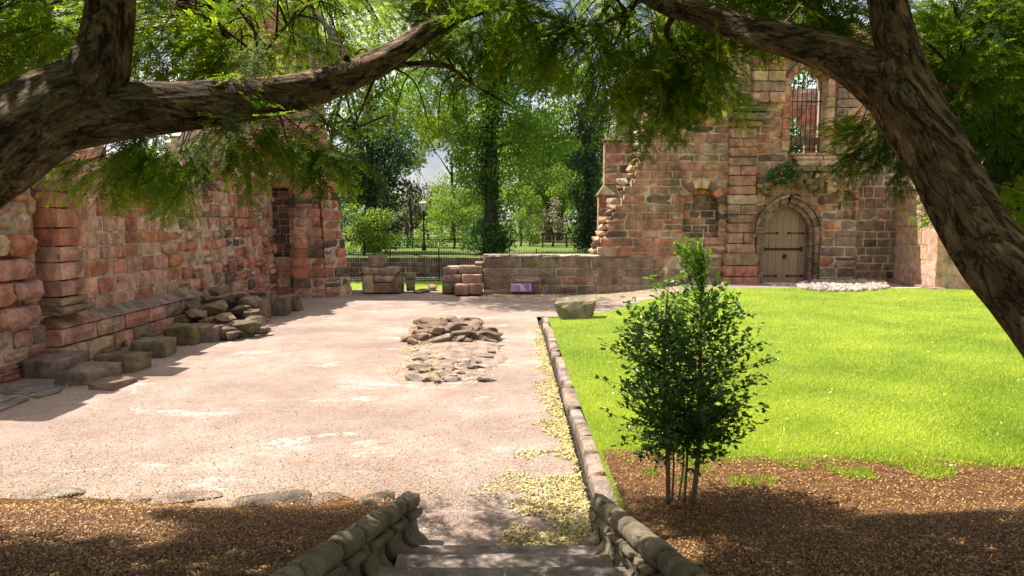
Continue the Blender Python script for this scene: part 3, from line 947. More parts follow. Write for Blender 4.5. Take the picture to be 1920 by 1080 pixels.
def arch_ring(root, name, xc, w, sp, ap, r0, r1, y0, y1, n, cols, zfoot=None, njamb=0, mat=M_STONE):
    """voussoirs (and jamb stones) between offsets r0..r1 outside the opening curve"""
    rise = ap - sp
    cc = max(0.0, (rise * rise - w * w) / (2 * w)); Rr = w + cc
    amax = math.acos(min(1, cc / Rr)) if cc > 0 else math.pi / 2
    def pt(side, a, off):
        rr = Rr + off
        a2 = a
        return (xc + side * (-cc + rr * math.cos(a2)), sp + rr * math.sin(a2))
    def piece(q):
        m = MB()
        (a, b, c2, d) = q
        vs = [(p[0], y0, p[1]) for p in q] + [(p[0], y1, p[1]) for p in q]
        cx = sum(p[0] for p in q) / 4; cz = sum(p[1] for p in q) / 4
        mid = [((p[0] - cx) * 0.86 + cx, y0 - 0.02, (p[1] - cz) * 0.86 + cz) for p in q]
        m.add(vs + mid, [(8, 9, 10, 11), (0, 1, 9, 8), (1, 2, 10, 9), (2, 3, 11, 10), (3, 0, 8, 11), (0, 4, 5, 1), (1, 5, 6, 2), (2, 6, 7, 3), (3, 7, 4, 0), (7, 6, 5, 4)])
        bm = bmesh.new(); bm.from_mesh(m.mesh('t', None)); bmesh.ops.recalc_face_normals(bm, faces=bm.faces)
        me = bpy.data.meshes.new(name); bm.to_mesh(me); bm.free(); me.materials.append(mat)
        o = link(name, me, root); o.color = vary(random.choice(cols), 0.12)
    for side in (-1, 1):
        for i in range(n):
            a0, a1 = amax * (i + 0.02) / n, amax * (i + 0.98) / n
            piece([pt(side, a0, r0), pt(side, a0, r1), pt(side, a1, r1), pt(side, a1, r0)])
        if njamb:
            for i in range(njamb):
                z0, z1 = zfoot + (sp - zfoot) * (i + 0.02) / njamb, zfoot + (sp - zfoot) * (i + 0.98) / njamb
                xa, xb = xc + side * (w + r0), xc + side * (w + r1)
                piece([(xa, z0), (xb, z0), (xb, z1), (xa, z1)])
arch_ring(dw, 'arch_stone', DXC, DW, DSP, DAP, 0.0, 0.13, DY + 0.10, DY + 0.55, 5, [(0.22, 0.12, 0.09), (0.18, 0.10, 0.08), GREY], DSILL, 4)
arch_ring(dw, 'arch_stone', DXC, DW, DSP, DAP, 0.135, 0.30, DY - 0.02, DY + 0.5, 6, [(0.20, 0.14, 0.11), (0.25, 0.15, 0.11), DARK], DSILL, 5)
arch_ring(dw, 'hood_stone', DXC, DW, DSP, DAP, 0.305, 0.40, DY - 0.12, DY + 0.2, 6, [(0.17, 0.12, 0.10), (0.22, 0.16, 0.12)])
arch_ring(dw, 'window_arch_stone', WXC, WW, WSP, WAP, -0.01, 0.24, DY - 0.03, DY + 0.6, 5, [PINK, RED, TAN], WSILL + 0.05, 6)
arch_ring(dw, 'niche_arch_stone', 6.18, 0.56, 2.95, 3.50, -0.01, 0.26, DY - 0.03, DY + 0.3, 4, [RED, DARK, TAN])
arch_ring(dw, 'niche_arch_stone', 10.95, 0.26, 3.15, 3.45, -0.01, 0.17, DY - 0.03, DY + 0.25, 3, [RED, TAN])

# the door: boards, straps, lock
m = MB()
xs = lin(DXC - DW + 0.01, DXC + DW - 0.01, 13)
ft_ = [(x, DY + 0.43, DSILL) for x in xs] + [(x, DY + 0.43, max(DSILL + 0.2, arch_top(x - DXC, DW, DSP, DAP) - 0.01)) for x in xs]
m.add(ft_ + [(x, y + 0.03, z) for x, y, z in ft_], [(k, k + 1, k + 14, k + 13) for k in range(12)] + [(27 + k, 26 + k, 39 + k, 40 + k) for k in range(12)] + [(13 + k, 14 + k, 40 + k, 39 + k) for k in range(12)])
door = m.build('door', M_DOOR, dw)
bw = 2 * DW / 6
for i in range(6):
    x0, x1 = DXC - DW + bw * i + 0.004, DXC - DW + bw * (i + 1) - 0.004
    xs = lin(x0, x1, 5)
    m = MB()
    tops = [max(DSILL + 0.2, arch_top(x - DXC, DW + 0.01, DSP, DAP + 0.01)) for x in xs]
    yo = random.uniform(-0.006, 0.006)
    f = [(x, DY + 0.36 + yo, DSILL) for x in xs] + [(x, DY + 0.36 + yo, t) for x, t in zip(xs, tops)]
    bk = [(x, DY + 0.42, z) for x, _, z in f]
    fs = [(k, k + 1, k + 6, k + 5) for k in range(4)] + [(10 + k + 1, 10 + k, 15 + k, 16 + k) for k in range(4)]
    fs += [(5 + k, 6 + k, 16 + k, 15 + k) for k in range(4)] + [(0, 5, 15, 10), (4, 14, 19, 9)]
    m.add(f + bk, fs)
    m.build('board', M_DOOR, door)
def strap(z, xa, xb, h=0.055):
    m = MB()
    m.box(((xa + xb) / 2, DY + 0.34, z), (xb - xa, 0.022, h))
    for q in (xa, xb):
        m.box((q, DY + 0.339, z), (0.09, 0.024, h * 2.0), 0, 0)
    m.build('hinge_strap', M_IRON, door)
zb = at(1480, 467, DY + 0.34).z
strap(zb, DXC - 0.66, DXC + 0.60, 0.075)
for zz in (at(1480, 437, DY + .34).z, at(1480, 517, DY + .34).z):
    strap(zz, DXC - 0.66, DXC - 0.22, 0.032); strap(zz, DXC + 0.16, DXC + 0.64, 0.032)
m = MB(); m.box((DXC + 0.05, DY + 0.335, at(1483, 481, DY + .34).z), (0.12, 0.03, 0.16)); m.build('lock_plate', M_IRON, door)
m = MB(); m.lathe((DXC + 0.52, DY + 0.30, zb - 0.02), [(0.01, 0), (0.035, 0.01), (0.035, 0.04), (0.01, 0.05)], 10); m.build('handle', M_IRON, door)
m = MB(); m.box((DXC, DY + 0.8, 1.6), (2.0, 0.1, 3.2)); m.build('door_backing', M_DARKSOIL, dw)

# shafts (responds) and capital
def shaft(x0, x1, z0, z1, yf, pal, ms, hr=(0.26, 0.36)):
    z = z0
    while z < z1:
        h = random.uniform(*hr)
        o = random.uniform(-0.05, 0.05)
        if random.random() < 0.55:
            block(dw, 'shaft_stone', ((x0 + x1) / 2 + o * 0.4, yf + 0.25, z + h / 2), (x1 - x0 + o, 0.5, h - 0.015), 0, random.choice(pal), ms)
        else:
            q = random.uniform(0.4, 0.6) * (x1 - x0)
            block(dw, 'shaft_stone', (x0 + q / 2, yf + 0.25, z + h / 2), (q - 0.012, 0.5, h - 0.015), 0, random.choice(pal), ms)
            block(dw, 'shaft_stone', ((x0 + q + x1) / 2, yf + 0.25, z + h / 2), (x1 - x0 - q - 0.012, 0.5, h - 0.015), 0, random.choice(pal), ms)
        z += h
shaft(7.02, 7.92, 1.35, 5.45, DY - 0.22, [(0.32, 0.145, 0.105), (0.36, 0.2, 0.15), (0.28, 0.13, 0.095), (0.34, 0.245, 0.175), (0.27, 0.15, 0.11)], ST_ROUGH)
shaft(6.90, 8.05, 0.2, 1.3, DY - 0.32, [(0.24, 0.17, 0.12), GREY, RED], ST_ROUGH, (0.3, 0.42))
shaft(7.70, 8.75, 6.2, 8.8, DY - 0.20, [TAN, PINK, (0.27, 0.18, 0.14), RED], ST_ROUGH)
shaft(10.45, 11.15, 4.55, 7.6, DY - 0.2, [PINK, RED, (0.25, 0.18, 0.15), GREY], ST_ROUGH)
for (za, zc, xa, xb, pr_) in ((5.42, 5.62, 7.2, 8.0, 0.34), (5.62, 5.86, 7.0, 8.12, 0.44), (5.86, 6.02, 7.05, 8.1, 0.50), (6.02, 6.16, 7.2, 7.9, 0.40)):
    block(dw, 'capital_stone', ((xa + xb) / 2, DY + 0.1 - pr_ / 2, (za + zc) / 2), (xb - xa, 0.3 + pr_, zc - za - 0.01), 0, random.choice([MOSS, GREY, DARK]), ST_ROUND)
# ledge courses above the door
for (za, zc, xa, xb, yf, c) in ((4.00, 4.16, 9.0, 11.3, 0.42, MOSS), (4.16, 4.36, 9.2, 11.2, 0.30, TAN), (4.36, 4.50, 9.1, 10.5, 0.2, TAN), (4.50, 4.62, 9.0, 10.2, 0.08, (0.32, 0.26, 0.18))):
    x = xa
    while x < xb - 0.05:
        w = min(random.uniform(0.5, 1.0), xb - x)
        block(dw, 'ledge_stone', (x + w / 2, DY - yf / 2 + 0.2, (za + zc) / 2), (w - 0.012, yf + 0.4, zc - za - 0.008), 0, c, ST_ROUGH)
        x += w
# rough rubble core exposed above the door arch
for i in range(46):
    x = random.uniform(7.95, 10.7); zz = random.uniform(3.05, 3.98)
    if in_door(x, zz, 0.5): continue
    sz = random.uniform(0.22, 0.42)
    o = link('rubble_stone', random.choice(ROCKS), dw, (x, DY - 0.04 - 0.12 * sm(3.0, 3.9, zz), zz), (random.random(), random.random(), random.random() * 6), (sz * 1.25, sz, sz * 0.8))
    o.color = pick({MOSS: 2, DARK: 2, (0.23, 0.15, 0.11): 3, TAN: 1})
# ragged stones up the broken edge
z = 1.3
while z < 5.2:
    h = random.uniform(0.16, 0.26)
    o = link('edge_stone', random.choice(ROCKS), dw, (dw_left(z) - 0.02, DY + 0.3, z + h / 2), (0, 0, random.random() * 6), (0.36, 0.5, h * 1.15)); o.color = pick({TAN: 3, GREY: 2, (0.33, 0.28, 0.21): 2})
    z += h
# iron grille in the upper opening
m = MB()
m.box((WXC, DY + 0.35, 6.3), (2 * WW - 0.02, 0.012, 0.035))
grille = m.build('window_grille', M_IRON, dw)
m = MB(); m.box((WXC, DY + 0.35, WSILL + 0.15), (2 * WW - 0.02, 0.012, 0.035)); m.build('crossbar', M_IRON, grille)
for i in range(8):
    x = WXC - WW + 0.07 + i * (2 * WW - 0.14) / 7
    zt = arch_top(x - WXC, WW, WSP, WAP) - 0.05
    m = MB(); m.lathe((x, DY + 0.35, WSILL - 0.1), [(0.013, 0), (0.013, zt - WSILL + 0.05)], 6); m.build('bar', M_IRON, grille)
block(dw, 'beam_stone', (WXC + 0.1, DY + 0.7, 5.08), (1.05, 0.3, 0.24), 0, (0.24, 0.17, 0.09), ST_FLAT)
m = MB(); m.lathe((11.32, DY - 0.42, 4.30), [(0.02, 0), (0.09, 0.03), (0.12, 0.10), (0.08, 0.18), (0.02, 0.2)], 10)
o = m.build('floodlight', M_IRON, dw, True)
m = MB(); m.box((11.32, DY - 0.2, 4.35), (0.03, 0.5, 0.03)); m.build('lamp_bracket', M_IRON, dw)

# inner ruin seen through the opening
iw = thing('inner_ruin', 'pink stone arch fragment standing behind the barred opening', 'ruin', (10.8, 25.8, 0))
masonry(iw, (0, 25.8, 0), 0, 0.5, 9.0, 13.0, 0.0, 7.6, lambda s, z: z < 7.35 - 0.28 * (s - 10.6) ** 2 * 1.2 - 0.0 and not (s < 11.0 and z > 3.5 and z < 6.2 - 1.5 * max(0, s - 10.6) and s < 10.98) and z > 2.0 * (s < 10), (0.25, 0.36), (0.4, 0.8),
        lambda s, z: pick({PINK: 4, RED: 2, (0.45, 0.30, 0.25): 2}), ST_FLAT, 0.3, 0.014, 0.01, 60, seen=lambda s, z: z > 4.4 and 10 < s < 12)

# buttress behind the broken edge
bt = thing('stepped_buttress', 'slim red buttress with two sloped weatherings at the broken end of the church wall', 'buttress', (3.3, 25, 0))
for (x0, x1, z0, z1) in ((3.15, 4.9, 0.0, 3.35), (3.35, 4.9, 3.75, 5.3), (3.75, 4.9, 5.7, 7.2)):
    masonry(bt, (0, 25.0, 0), 0, 0.8, x0, x1, z0, z1, lambda s, z: True, (0.3, 0.4), (0.45, 0.8), lambda s, z: pick({RED: 2, (0.24, 0.11, 0.085): 3, DARK: 1}), ST_FLAT, 0.35, 0.012, 0.012, 60)
for (x0, x1, z0, z1) in ((3.1, 3.42, 3.35, 3.8), (3.3, 3.8, 5.3, 5.8), (3.7, 4.1, 7.2, 7.7)):
    m = MB()
    m.add([(x0, 24.9, z0), (4.9, 24.9, z0), (4.9, 25.7, z0), (x0, 25.7, z0), (x1, 25.1, z1), (4.9, 25.1, z1), (4.9, 25.7, z1), (x1, 25.7, z1)],
          [(0, 1, 5, 4), (1, 2, 6, 5), (2, 3, 7, 6), (3, 0, 4, 7), (4, 5, 6, 7), (3, 2, 1, 0)])
    o = m.build('weathering_stone', M_STONE, bt); o.color = (*MOSS, 1)

# ------------------------------------------------------------------ church on the right
ch = thing('church_wall', 'dark squared stone wall between the arched door and the smooth pink buttress', 'wall', (12, 23.2, 0.3))
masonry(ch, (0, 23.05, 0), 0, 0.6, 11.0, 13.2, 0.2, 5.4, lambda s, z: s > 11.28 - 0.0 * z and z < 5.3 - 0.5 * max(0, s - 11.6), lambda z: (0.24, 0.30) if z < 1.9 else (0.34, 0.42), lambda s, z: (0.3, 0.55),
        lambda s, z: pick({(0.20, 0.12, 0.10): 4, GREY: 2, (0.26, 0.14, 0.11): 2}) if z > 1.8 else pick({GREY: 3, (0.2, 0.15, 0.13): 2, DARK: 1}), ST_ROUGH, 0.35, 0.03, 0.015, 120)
bp = thing('church_buttress', 'smooth pink ashlar buttress partly sunlit, behind the leaning yew trunk', 'buttress', (13.2, 21, 0.3))
CL = lambda s, z: vary(random.choice([(0.50, 0.30, 0.205), (0.47, 0.275, 0.185), (0.53, 0.335, 0.235), (0.49, 0.31, 0.205)]), 0.06)
A, B = Vector((12.52, 20.15)), Vector((12.92, 23.1))
Lf = (B - A).length
angl = math.atan2(A.y - B.y, A.x - B.x)
masonry(bp, (B.x, B.y, 0.25), angl, 0.5, 0, Lf, 0, 3.25, lambda s, z: True, (0.42, 0.62), (0.7, 1.5), CL, ST_CLEAN, 0.3, 0.008, 0.004, 80)
masonry(bp, (A.x, A.y, 0.25), 0, 0.5, 0.0, 2.0, 0, 3.25, lambda s, z: True, (0.42, 0.62), (0.7, 1.3), CL, ST_CLEAN, 0.3, 0.008, 0.004, 80)
m = MB()
m.add([(12.40, 20.02, 3.5), (14.6, 20.02, 3.5), (14.6, 23.2, 3.5), (12.82, 23.2, 3.5), (13.3, 20.9, 4.3), (14.6, 20.9, 4.3), (14.6, 23.2, 4.3), (13.4, 23.2, 4.3), (12.40, 20.02, 3.42), (14.6, 20.02, 3.42), (14.6, 23.2, 3.42), (12.82, 23.2, 3.42)],
      [(0, 1, 5, 4), (1, 2, 6, 5), (2, 3, 7, 6), (3, 0, 4, 7), (4, 5, 6, 7), (8, 9, 1, 0), (9, 10, 2, 1), (11, 8, 0, 3), (10, 11, 3, 2), (11, 10, 9, 8)])
o = m.build('sloped_coping', M_CLEAN, bp); o.color = (0.42, 0.30, 0.22, 1)
s = 0.0
while s < Lf:
    w = random.uniform(0.3, 0.55)
    f = (s + w / 2) / Lf
    q = B.lerp(A, min(1, f))
    block(bp, 'footing_stone', (q.x - 0.02, q.y, 0.35), (w - 0.02, 0.4, 0.22), angl, (0.24, 0.15, 0.12), ST_ROUGH)
    s += w
cb = thing('church_nave', 'pink sandstone church wall rising behind the yew trunk at the right', 'building', (16, 23.7, 0.3))
masonry(cb, (0, 23.7, 0), 0, 0.8, 11.45, 23.0, 0.0, 9.0, lambda s, z: True, (0.4, 0.55), (0.7, 1.4), CL, ST_CLEAN, 0.3, 0.008, 0.004, 150, seen=lambda s, z: s < 19 and z > 2.5)

# ------------------------------------------------------------------ cobbles and slab before the door
cob = thing('cobbled_patch', 'patch of rounded pale cobbles on the ground right of the arched door', 'cobbles', (10.8, 21.3, 0.38))
cobm = []
for i in range(6):
    m = MB(); m.lathe((0, 0, 0), [(0.30, -0.5), (0.5, -0.15), (0.46, 0.2), (0.25, 0.45), (0.05, 0.5)], 7)
    me = m.mesh('cobble', M_ROCK, True)
    for v in me.vertices: v.co *= 1 + 0.22 * mnoise.noise(v.co * 2.5 + Vector((i * 7, 0, 0)))
    cobm.append(me)
n = 0
pts = []
while n < 230:
    u, v = random.uniform(1497, 1668), random.uniform(526, 547)
    if ((u - 1580) / 86) ** 2 + ((v - 537) / 10.5) ** 2 > 1: continue
    p = gr(u, v, 0.40)
    if any((p.x - q.x) ** 2 + (p.y - q.y) ** 2 < 0.105 ** 2 for q in pts) and random.random() < 0.97: continue
    pts.append(p)
    s = random.uniform(0.14, 0.22)
    o = link('cobble', random.choice(cobm), cob, (p.x, p.y, 0.43), (random.uniform(-.3, .3), random.uniform(-.3, .3), random.random() * 6), (s * 1.2, s, s * 0.8))
    o.color = vary(random.choice([(0.38, 0.32, 0.27), (0.30, 0.25, 0.22), (0.42, 0.35, 0.30)]), 0.15)
    n += 1
pth = thing('threshold_slabs', 'pale stone slabs on the ground before the arched door', 'paving', (9, 21.9, 0.38))
for (x0, x1, y0, y1) in ((8.2, 9.2, 21.4, 22.3), (9.22, 10.0, 21.5, 22.3), (9.0, 10.2, 20.75, 21.4), (10.25, 11.5, 20.5, 20.75), (11.52, 12.5, 20.4, 20.7)):
    block(pth, 'slab', ((x0 + x1) / 2, (y0 + y1) / 2, 0.36), (x1 - x0 - 0.015, 0.12, y1 - y0), 0, (0.42, 0.36, 0.31), ST_FLAT, rx=R(-90))

# ------------------------------------------------------------------ boulder, footing, fallen stones
def rough_solid(name, pts_, mat=M_ROCK, sub=3, amp=0.03, seed=0, flat=False):
    bm = bmesh.new()
    for p in pts_: bm.verts.new(p)
    bmesh.ops.convex_hull(bm, input=bm.verts)
    bmesh.ops.subdivide_edges(bm, edges=list(bm.edges), cuts=sub, use_grid_fill=True)
    for v in bm.verts:
        v.co += Vector(v.co).normalized() * amp * (mnoise.noise(v.co * 3 + Vector((seed, 0, 0))) + 0.5 * mnoise.noise(v.co * 8 + Vector((seed, 5, 0))))
    bmesh.ops.recalc_face_normals(bm, faces=bm.faces)
    me = bpy.data.meshes.new(name); bm.to_mesh(me); bm.free()
    me.polygons.foreach_set('use_smooth', [not flat] * len(me.polygons))
    me.materials.append(mat)
    return me
bpos = gr(1078, 598, 0.1)
me = rough_solid('boulder', [(-0.50, -0.28, 0.44), (0.50, -0.20, 0.52), (0.52, 0.24, 0.60), (-0.40, 0.22, 0.54), (-0.36, -0.26, 0.06), (0.28, -0.28, 0.0), (0.44, -0.1, 0.14), (0.30, 0.2, 0.0), (-0.3, 0.2, 0.0), (-0.50, -0.1, 0.32), (0.0, -0.34, 0.2)], M_ROCK, 3, 0.05, 3, True)
o = link('boulder', me, None, bpos + Vector((0, 0.1, -0.06))); o.color = (0.165, 0.15, 0.095, 1)
tag(o, 'large flat-topped mossy boulder at the far corner of the lawn', 'boulder')

ft = thing('ruined_footing', 'low island of broken stones set in the middle of the gravel yard', 'ruin', gr(850, 660))
def rock_at(root, u, v, z, w, d, h, c, rz=None, name='stone', mi=None):
    p = gr(u, v, z)
    o = link(name, ROCKS[mi] if mi is not None else random.choice(ROCKS), root, p, (random.uniform(-.12, .12), random.uniform(-.12, .12), random.uniform(-.5, .5) if rz is None else rz), (w, d, h))
    o.color = vary(c, 0.15)
    return o
DK = (0.155, 0.112, 0.078)
for (u, v, z, w, d, h) in ((790, 628, .16, .55, .5, .42), (812, 612, .26, .6, .5, .34), (785, 640, .05, .5, .4, .25), (830, 622, .22, .6, .5, .36), (858, 606, .30, .65, .55, .34), (885, 604, .32, .6, .5, .30),
                           (845, 632, .14, .5, .45, .3), (872, 627, .2, .62, .5, .32), (900, 620, .18, .6, .5, .28), (912, 628, .12, .5, .45, .26), (868, 638, .08, .5, .4, .22), (905, 636, .06, .4, .35, .18), (840, 600, .24, .5, .5, .3),
                           (812, 634, .12, .4, .4, .3), (793, 606, .14, .45, .4, .22), (925, 624, .08, .35, .35, .2), (822, 602, .18, .4, .4, .24)):
    rock_at(ft, u, v, z * 0.72, w, d, h * 0.75, DK if random.random() < .65 else (0.22, 0.17, 0.125))
fc = gr(850, 626, 0.1)
for k in range(64):
    a_ = random.random() * 6.283; r_ = math.sqrt(random.random())
    x_, y_ = 0.86 * r_ * math.cos(a_), 0.95 * r_ * math.sin(a_)
    top = 0.40 * (1 - r_ ** 2.5) * (0.75 + 0.5 * n2(x_, y_, 2.5)) + 0.05
    o = link('stone', random.choice(ROCKS), ft, (fc.x + x_, fc.y + y_, random.uniform(0.35, 1.0) * top), (random.uniform(-.16, .16), random.uniform(-.16, .16), random.uniform(-.6, .6)), (random.uniform(.32, .68), random.uniform(.26, .48), random.uniform(.14, .25)))
    o.color = vary(random.choice([DK, DK, (0.17, 0.13, 0.095), (0.24, 0.19, 0.14)]), 0.15)
for k in range(60):
    u, v = random.gauss(850, 42), random.uniform(640, 715)
    if not 775 < u < 925: continue
    rock_at(ft, u, v, 0.03, random.uniform(.12, .34), random.uniform(.1, .22), random.uniform(.04, .09), random.choice([(0.2, 0.155, 0.12), (0.27, 0.21, 0.17), (0.3, 0.25, 0.2)]))
for (u, v, w, d, h) in ((792, 690, .55, .28, .16), (826, 676, .3, .25, .12), (838, 700, .4, .25, .10), (866, 682, .3, .2, .12), (890, 688, .28, .22, .12), (905, 668, .4, .2, .08), (815, 665, .45, .25, .08), (850, 660, .5, .3, .06),
                        (880, 655, .4, .3, .06), (830, 648, .5, .3, .08), (850, 712, .3, .2, .08), (808, 652, .35, .22, .1)):
    rock_at(ft, u, v, 0.02, w, d, h, (0.28, 0.22, 0.185))
def pad_mask(x, y):
    c = gr(848, 668)
    return ((x - c.x) / 0.82) ** 2 + ((y - c.y) / 2.0) ** 2 < 1 + 0.7 * n2(x, y, 1.7) + 0.5 * n2(x, y, 6)
cpt = gr(848, 668)
sheet('footing_soil', lin(cpt.x - 1.3, cpt.x + 1.3, 90), lin(cpt.y - 3, cpt.y + 3, 150), lambda x, y: 0.006 + 0.10 * sm(1.1, 0.2, abs(x - cpt.x) + 0.35 * abs(y - cpt.y - 1)), simple('pale_soil', (0.30, 0.215, 0.165), 0.55, 5, 1.0, 22, 0.05), 'bare soil among the footing stones', pad_mask)

FALL = [  # u, v, z, w(along wall), d, h
    ((98, 690), (0.8, 0.55, 0.28), (0.2, 0.15, 0.115), 'squared grey stone block, first from the left at the foot of the left wall'),
    ((160, 702), (0.8, 0.62, 0.20), (0.18, 0.15, 0.12), 'low flat slab of stone just right of the first squared block'),
    ((228, 683), (0.5, 0.62, 0.28), (0.14, 0.115, 0.06), 'mossy block with a grooved front beside the low flat slab'),
    ((285, 658), (0.55, 0.55, 0.30), (0.17, 0.13, 0.075), 'mossy weathered block in the middle of the row along the left wall'),
    ((342, 636), (0.5, 0.55, 0.38), (0.15, 0.125, 0.055), 'tall square block with a bright green mossy top in the row of stones'),
    ((390, 630), (0.6, 0.5, 0.32), GREY, 'grey rounded stone against the left end of the rubble heap'),
    ((205, 713), (0.55, 0.4, 0.10), GREY, 'thin slab lying on the gravel before the mossy grooved block'),
]
def worn_block(w, d, h, seed):
    hw, hd = w / 2, d / 2
    rnd = random.Random(seed)
    j = lambda: rnd.uniform(-0.04, 0.04)
    return rough_solid('fallen_block', [(sx_ * hw + j(), sy_ * hd + j(), (h if t else 0) + j() * 0.6) for sx_ in (-1, 1) for sy_ in (-1, 1) for t in (0, 1)], M_ROCK, 6, 0.045 * min(1, h * 3), seed)
for i, ((u, v), (w, d, h), c, lab) in enumerate(FALL):
    p = gr(u, v, 0.1)
    o = link('fallen_stone', worn_block(d, w, h, 40 + i), None, (p.x, p.y + 0.1, -0.02), (0, 0, random.uniform(-0.15, 0.15))); o.color = vary(c, 0.08)
    tag(o, lab, 'stone', 'loose stones along the foot of the left wall')
hp = thing('rubble_heap', 'heap of broken dark stones spilling along the foot of the left wall', 'rubble', gr(440, 620))
for (u, v, z, w, d, h) in ((372, 590, .5, .6, .5, .4), (400, 578, .6, .7, .6, .4), (420, 560, .8, .6, .6, .4), (445, 556, .75, .6, .6, .4), (395, 605, .3, .55, .5, .35), (425, 595, .45, .6, .5, .35), (450, 582, .5, .6, .5, .36), (470, 566, .6, .6, .6, .4),
                           (425, 622, .2, .6, .6, .45), (455, 612, .28, .7, .7, .4), (482, 606, .25, .6, .7, .45), (475, 590, .4, .55, .5, .35), (440, 630, .1, .5, .45, .3), (490, 622, .1, .45, .45, .3), (380, 615, .2, .5, .4, .3), (410, 545, .9, .5, .5, .35), (360, 575, .6, .5, .45, .35), (350, 600, .35, .5, .4, .35), (465, 628, .05, .5, .4, .25)):
    rock_at(hp, u, v, z * 0.8, w * 0.9, d * 0.9, h * 0.72, random.choice([DK, DK, (0.16, 0.12, 0.09), (0.12, 0.105, 0.05), (0.2, 0.145, 0.105)]))
for k in range(34):
    y_ = random.uniform(11.6, 17.5)
    o = link('stone', random.choice(ROCKS), hp, (LX + random.uniform(0.42, 0.95), y_, random.uniform(0.02, 0.12)), (random.uniform(-.2, .2), random.uniform(-.2, .2), random.random() * 6), (random.uniform(.2, .45), random.uniform(.2, .4), random.uniform(.14, .28)))
    o.color = vary(random.choice([DK, (0.22, 0.15, 0.105), (0.26, 0.15, 0.1), (0.14, 0.12, 0.06)]), 0.15)
m = MB(); m.box((-7.2, 17.0, 0.2), (0.9, 3.2, 0.5)); m.build('soil_core', M_DARKSOIL, hp)
for i, ((u, v), (w, d, h), lab) in enumerate((((480, 594), (.5, .8, .55), 'upright dark block standing at the far side of the rubble heap'), ((522, 584), (.45, .6, .5), 'squared dark block beside the far end of the rubble heap'), ((545, 577), (.42, .45, .45), 'last small dark block of the row, nearest the tower stump'))):
    p = gr(u, v, 0.1)
    o = link('fallen_stone', worn_block(w, d, h, 70 + i), None, (p.x, p.y + 0.2, -0.02), (0, 0, 0.1)); o.color = vary(DK, 0.1)
    tag(o, lab, 'stone', 'loose stones along the foot of the left wall')

# ------------------------------------------------------------------ railings, retaining wall
def railing(label, x0, x1, Y, z0, h, step, group=None, lean=0):
    rt = thing('iron_railing', label, 'railing', ((x0 + x1) / 2, Y, z0), group)
    m = MB(); m.lathe((0, 0, 0), [(0.009, 0), (0.009, h * 0.93), (0.016, h * 0.94), (0.002, h)], 5)
    me = m.mesh('bar', M_IRON)
    m = MB(); m.box((0, 0, h * 0.52), (0.05, 0.05, h * 1.04)); mp = m.mesh('post', M_IRON)
    n = int((x1 - x0) / step)
    for i in range(n + 1):
        x = x0 + i * step
        link('post' if i % 20 == 0 else 'bar', mp if i % 20 == 0 else me, rt, (x, Y, z0))
    for zz in (0.12, h * 0.86):
        m = MB(); m.box(((x0 + x1) / 2, Y, z0 + zz), (x1 - x0, 0.02, 0.04)); m.build('rail', M_IRON, rt)
railing('long black iron railing behind the broken wall and stubs', -7.0, 5.0, 28.0, -0.05, 1.28, 0.1)
railing('low black railing across the park lawn left of the ivy-clad tree', -8.2, -1.0, 40.0, 0.75, 0.68, 0.12)
railing('low black railing beside the bench right of the ivy-clad tree', 2.0, 7.2, 44.0, 0.75, 0.7, 0.12)
rw = thing('retaining_wall', 'dark stone retaining wall holding up the park lawn behind the railing', 'wall', (0, 30, 0))
masonry(rw, (0, 30.0, 0), 0, 0.3, -12, 9, -0.1, 0.82, lambda s, z: True, (0.2, 0.26), (0.35, 0.7), lambda s, z: pick({DARK: 3, (0.15, 0.12, 0.10): 3, MOSS: 1}), ST_ROUGH, 0.25, 0.018, 0.03, 200, seen=lambda s, z: -8 < s < 4)

# bench
bx = thing('park_bench', 'dark wooden slatted bench on the park lawn beyond the railing', 'bench', (2.62, 42, 0.8))
zb = 0.80
def bbox(name, c, s): 
    m = MB(); m.box((2.62 + c[0], 42 + c[1], zb + c[2]), s); m.build(name, M_BENCH, bx)
for i in range(4): bbox('seat_slat', (0, -0.22 + 0.125 * i, 0.42), (1.5, 0.1, 0.03))
bbox('top_rail', (0, 0.27, 0.84), (1.56, 0.05, 0.09)); bbox('lower_rail', (0, 0.265, 0.50), (1.46, 0.04, 0.06))
for i in range(13): bbox('back_slat', (-0.68 + i * 0.1133, 0.265, 0.665), (0.05, 0.025, 0.27))
for sx_ in (-1, 1):
    bbox('leg', (sx_ * 0.74, -0.25, 0.31), (0.07, 0.07, 0.62)); bbox('leg', (sx_ * 0.74, 0.3, 0.4), (0.07, 0.055, 0.8))
    bbox('armrest', (sx_ * 0.74, 0.0, 0.645), (0.09, 0.56, 0.045)); bbox('apron', (sx_ * 0.66, 0, 0.36), (0.05, 0.48, 0.07))

# lamp
lp = at(795, 470, 38); LZ = 0.78
lamp = thing('street_lamp', 'old black lamp post with a glazed lantern among the park shrubs', 'lamp', (lp.x, 38, LZ))
m = MB(); m.lathe((lp.x, 38, LZ), [(0.12, 0), (0.12, 0.25), (0.07, 0.4), (0.05, 0.6), (0.04, 2.1), (0.06, 2.15), (0.03, 2.25)], 10); m.build('post', M_IRON, lamp, True)
m = MB(); m.box((lp.x, 38, LZ + 1.95), (0.5, 0.03, 0.03)); m.build('ladder_bar', M_IRON, lamp)
m = MB()
m.lathe((lp.x, 38, LZ + 2.22), [(0.10, 0), (0.20, 0.40)], 4)
M_GLASS = simple('lantern_glass', (0.62, 0.66, 0.64), 0.05, 2, rough=0.15)
m.build('glass_panes', M_GLASS, lamp)
m = MB()
for k in range(4):
    a = math.pi / 2 * k
    m.tube([(lp.x + .105 * math.cos(a), 38 + .105 * math.sin(a), LZ + 2.2), (lp.x + .205 * math.cos(a), 38 + .205 * math.sin(a), LZ + 2.63)], [0.012, 0.012], 4, step=1)
m.build('lantern_frame', M_IRON, lamp)
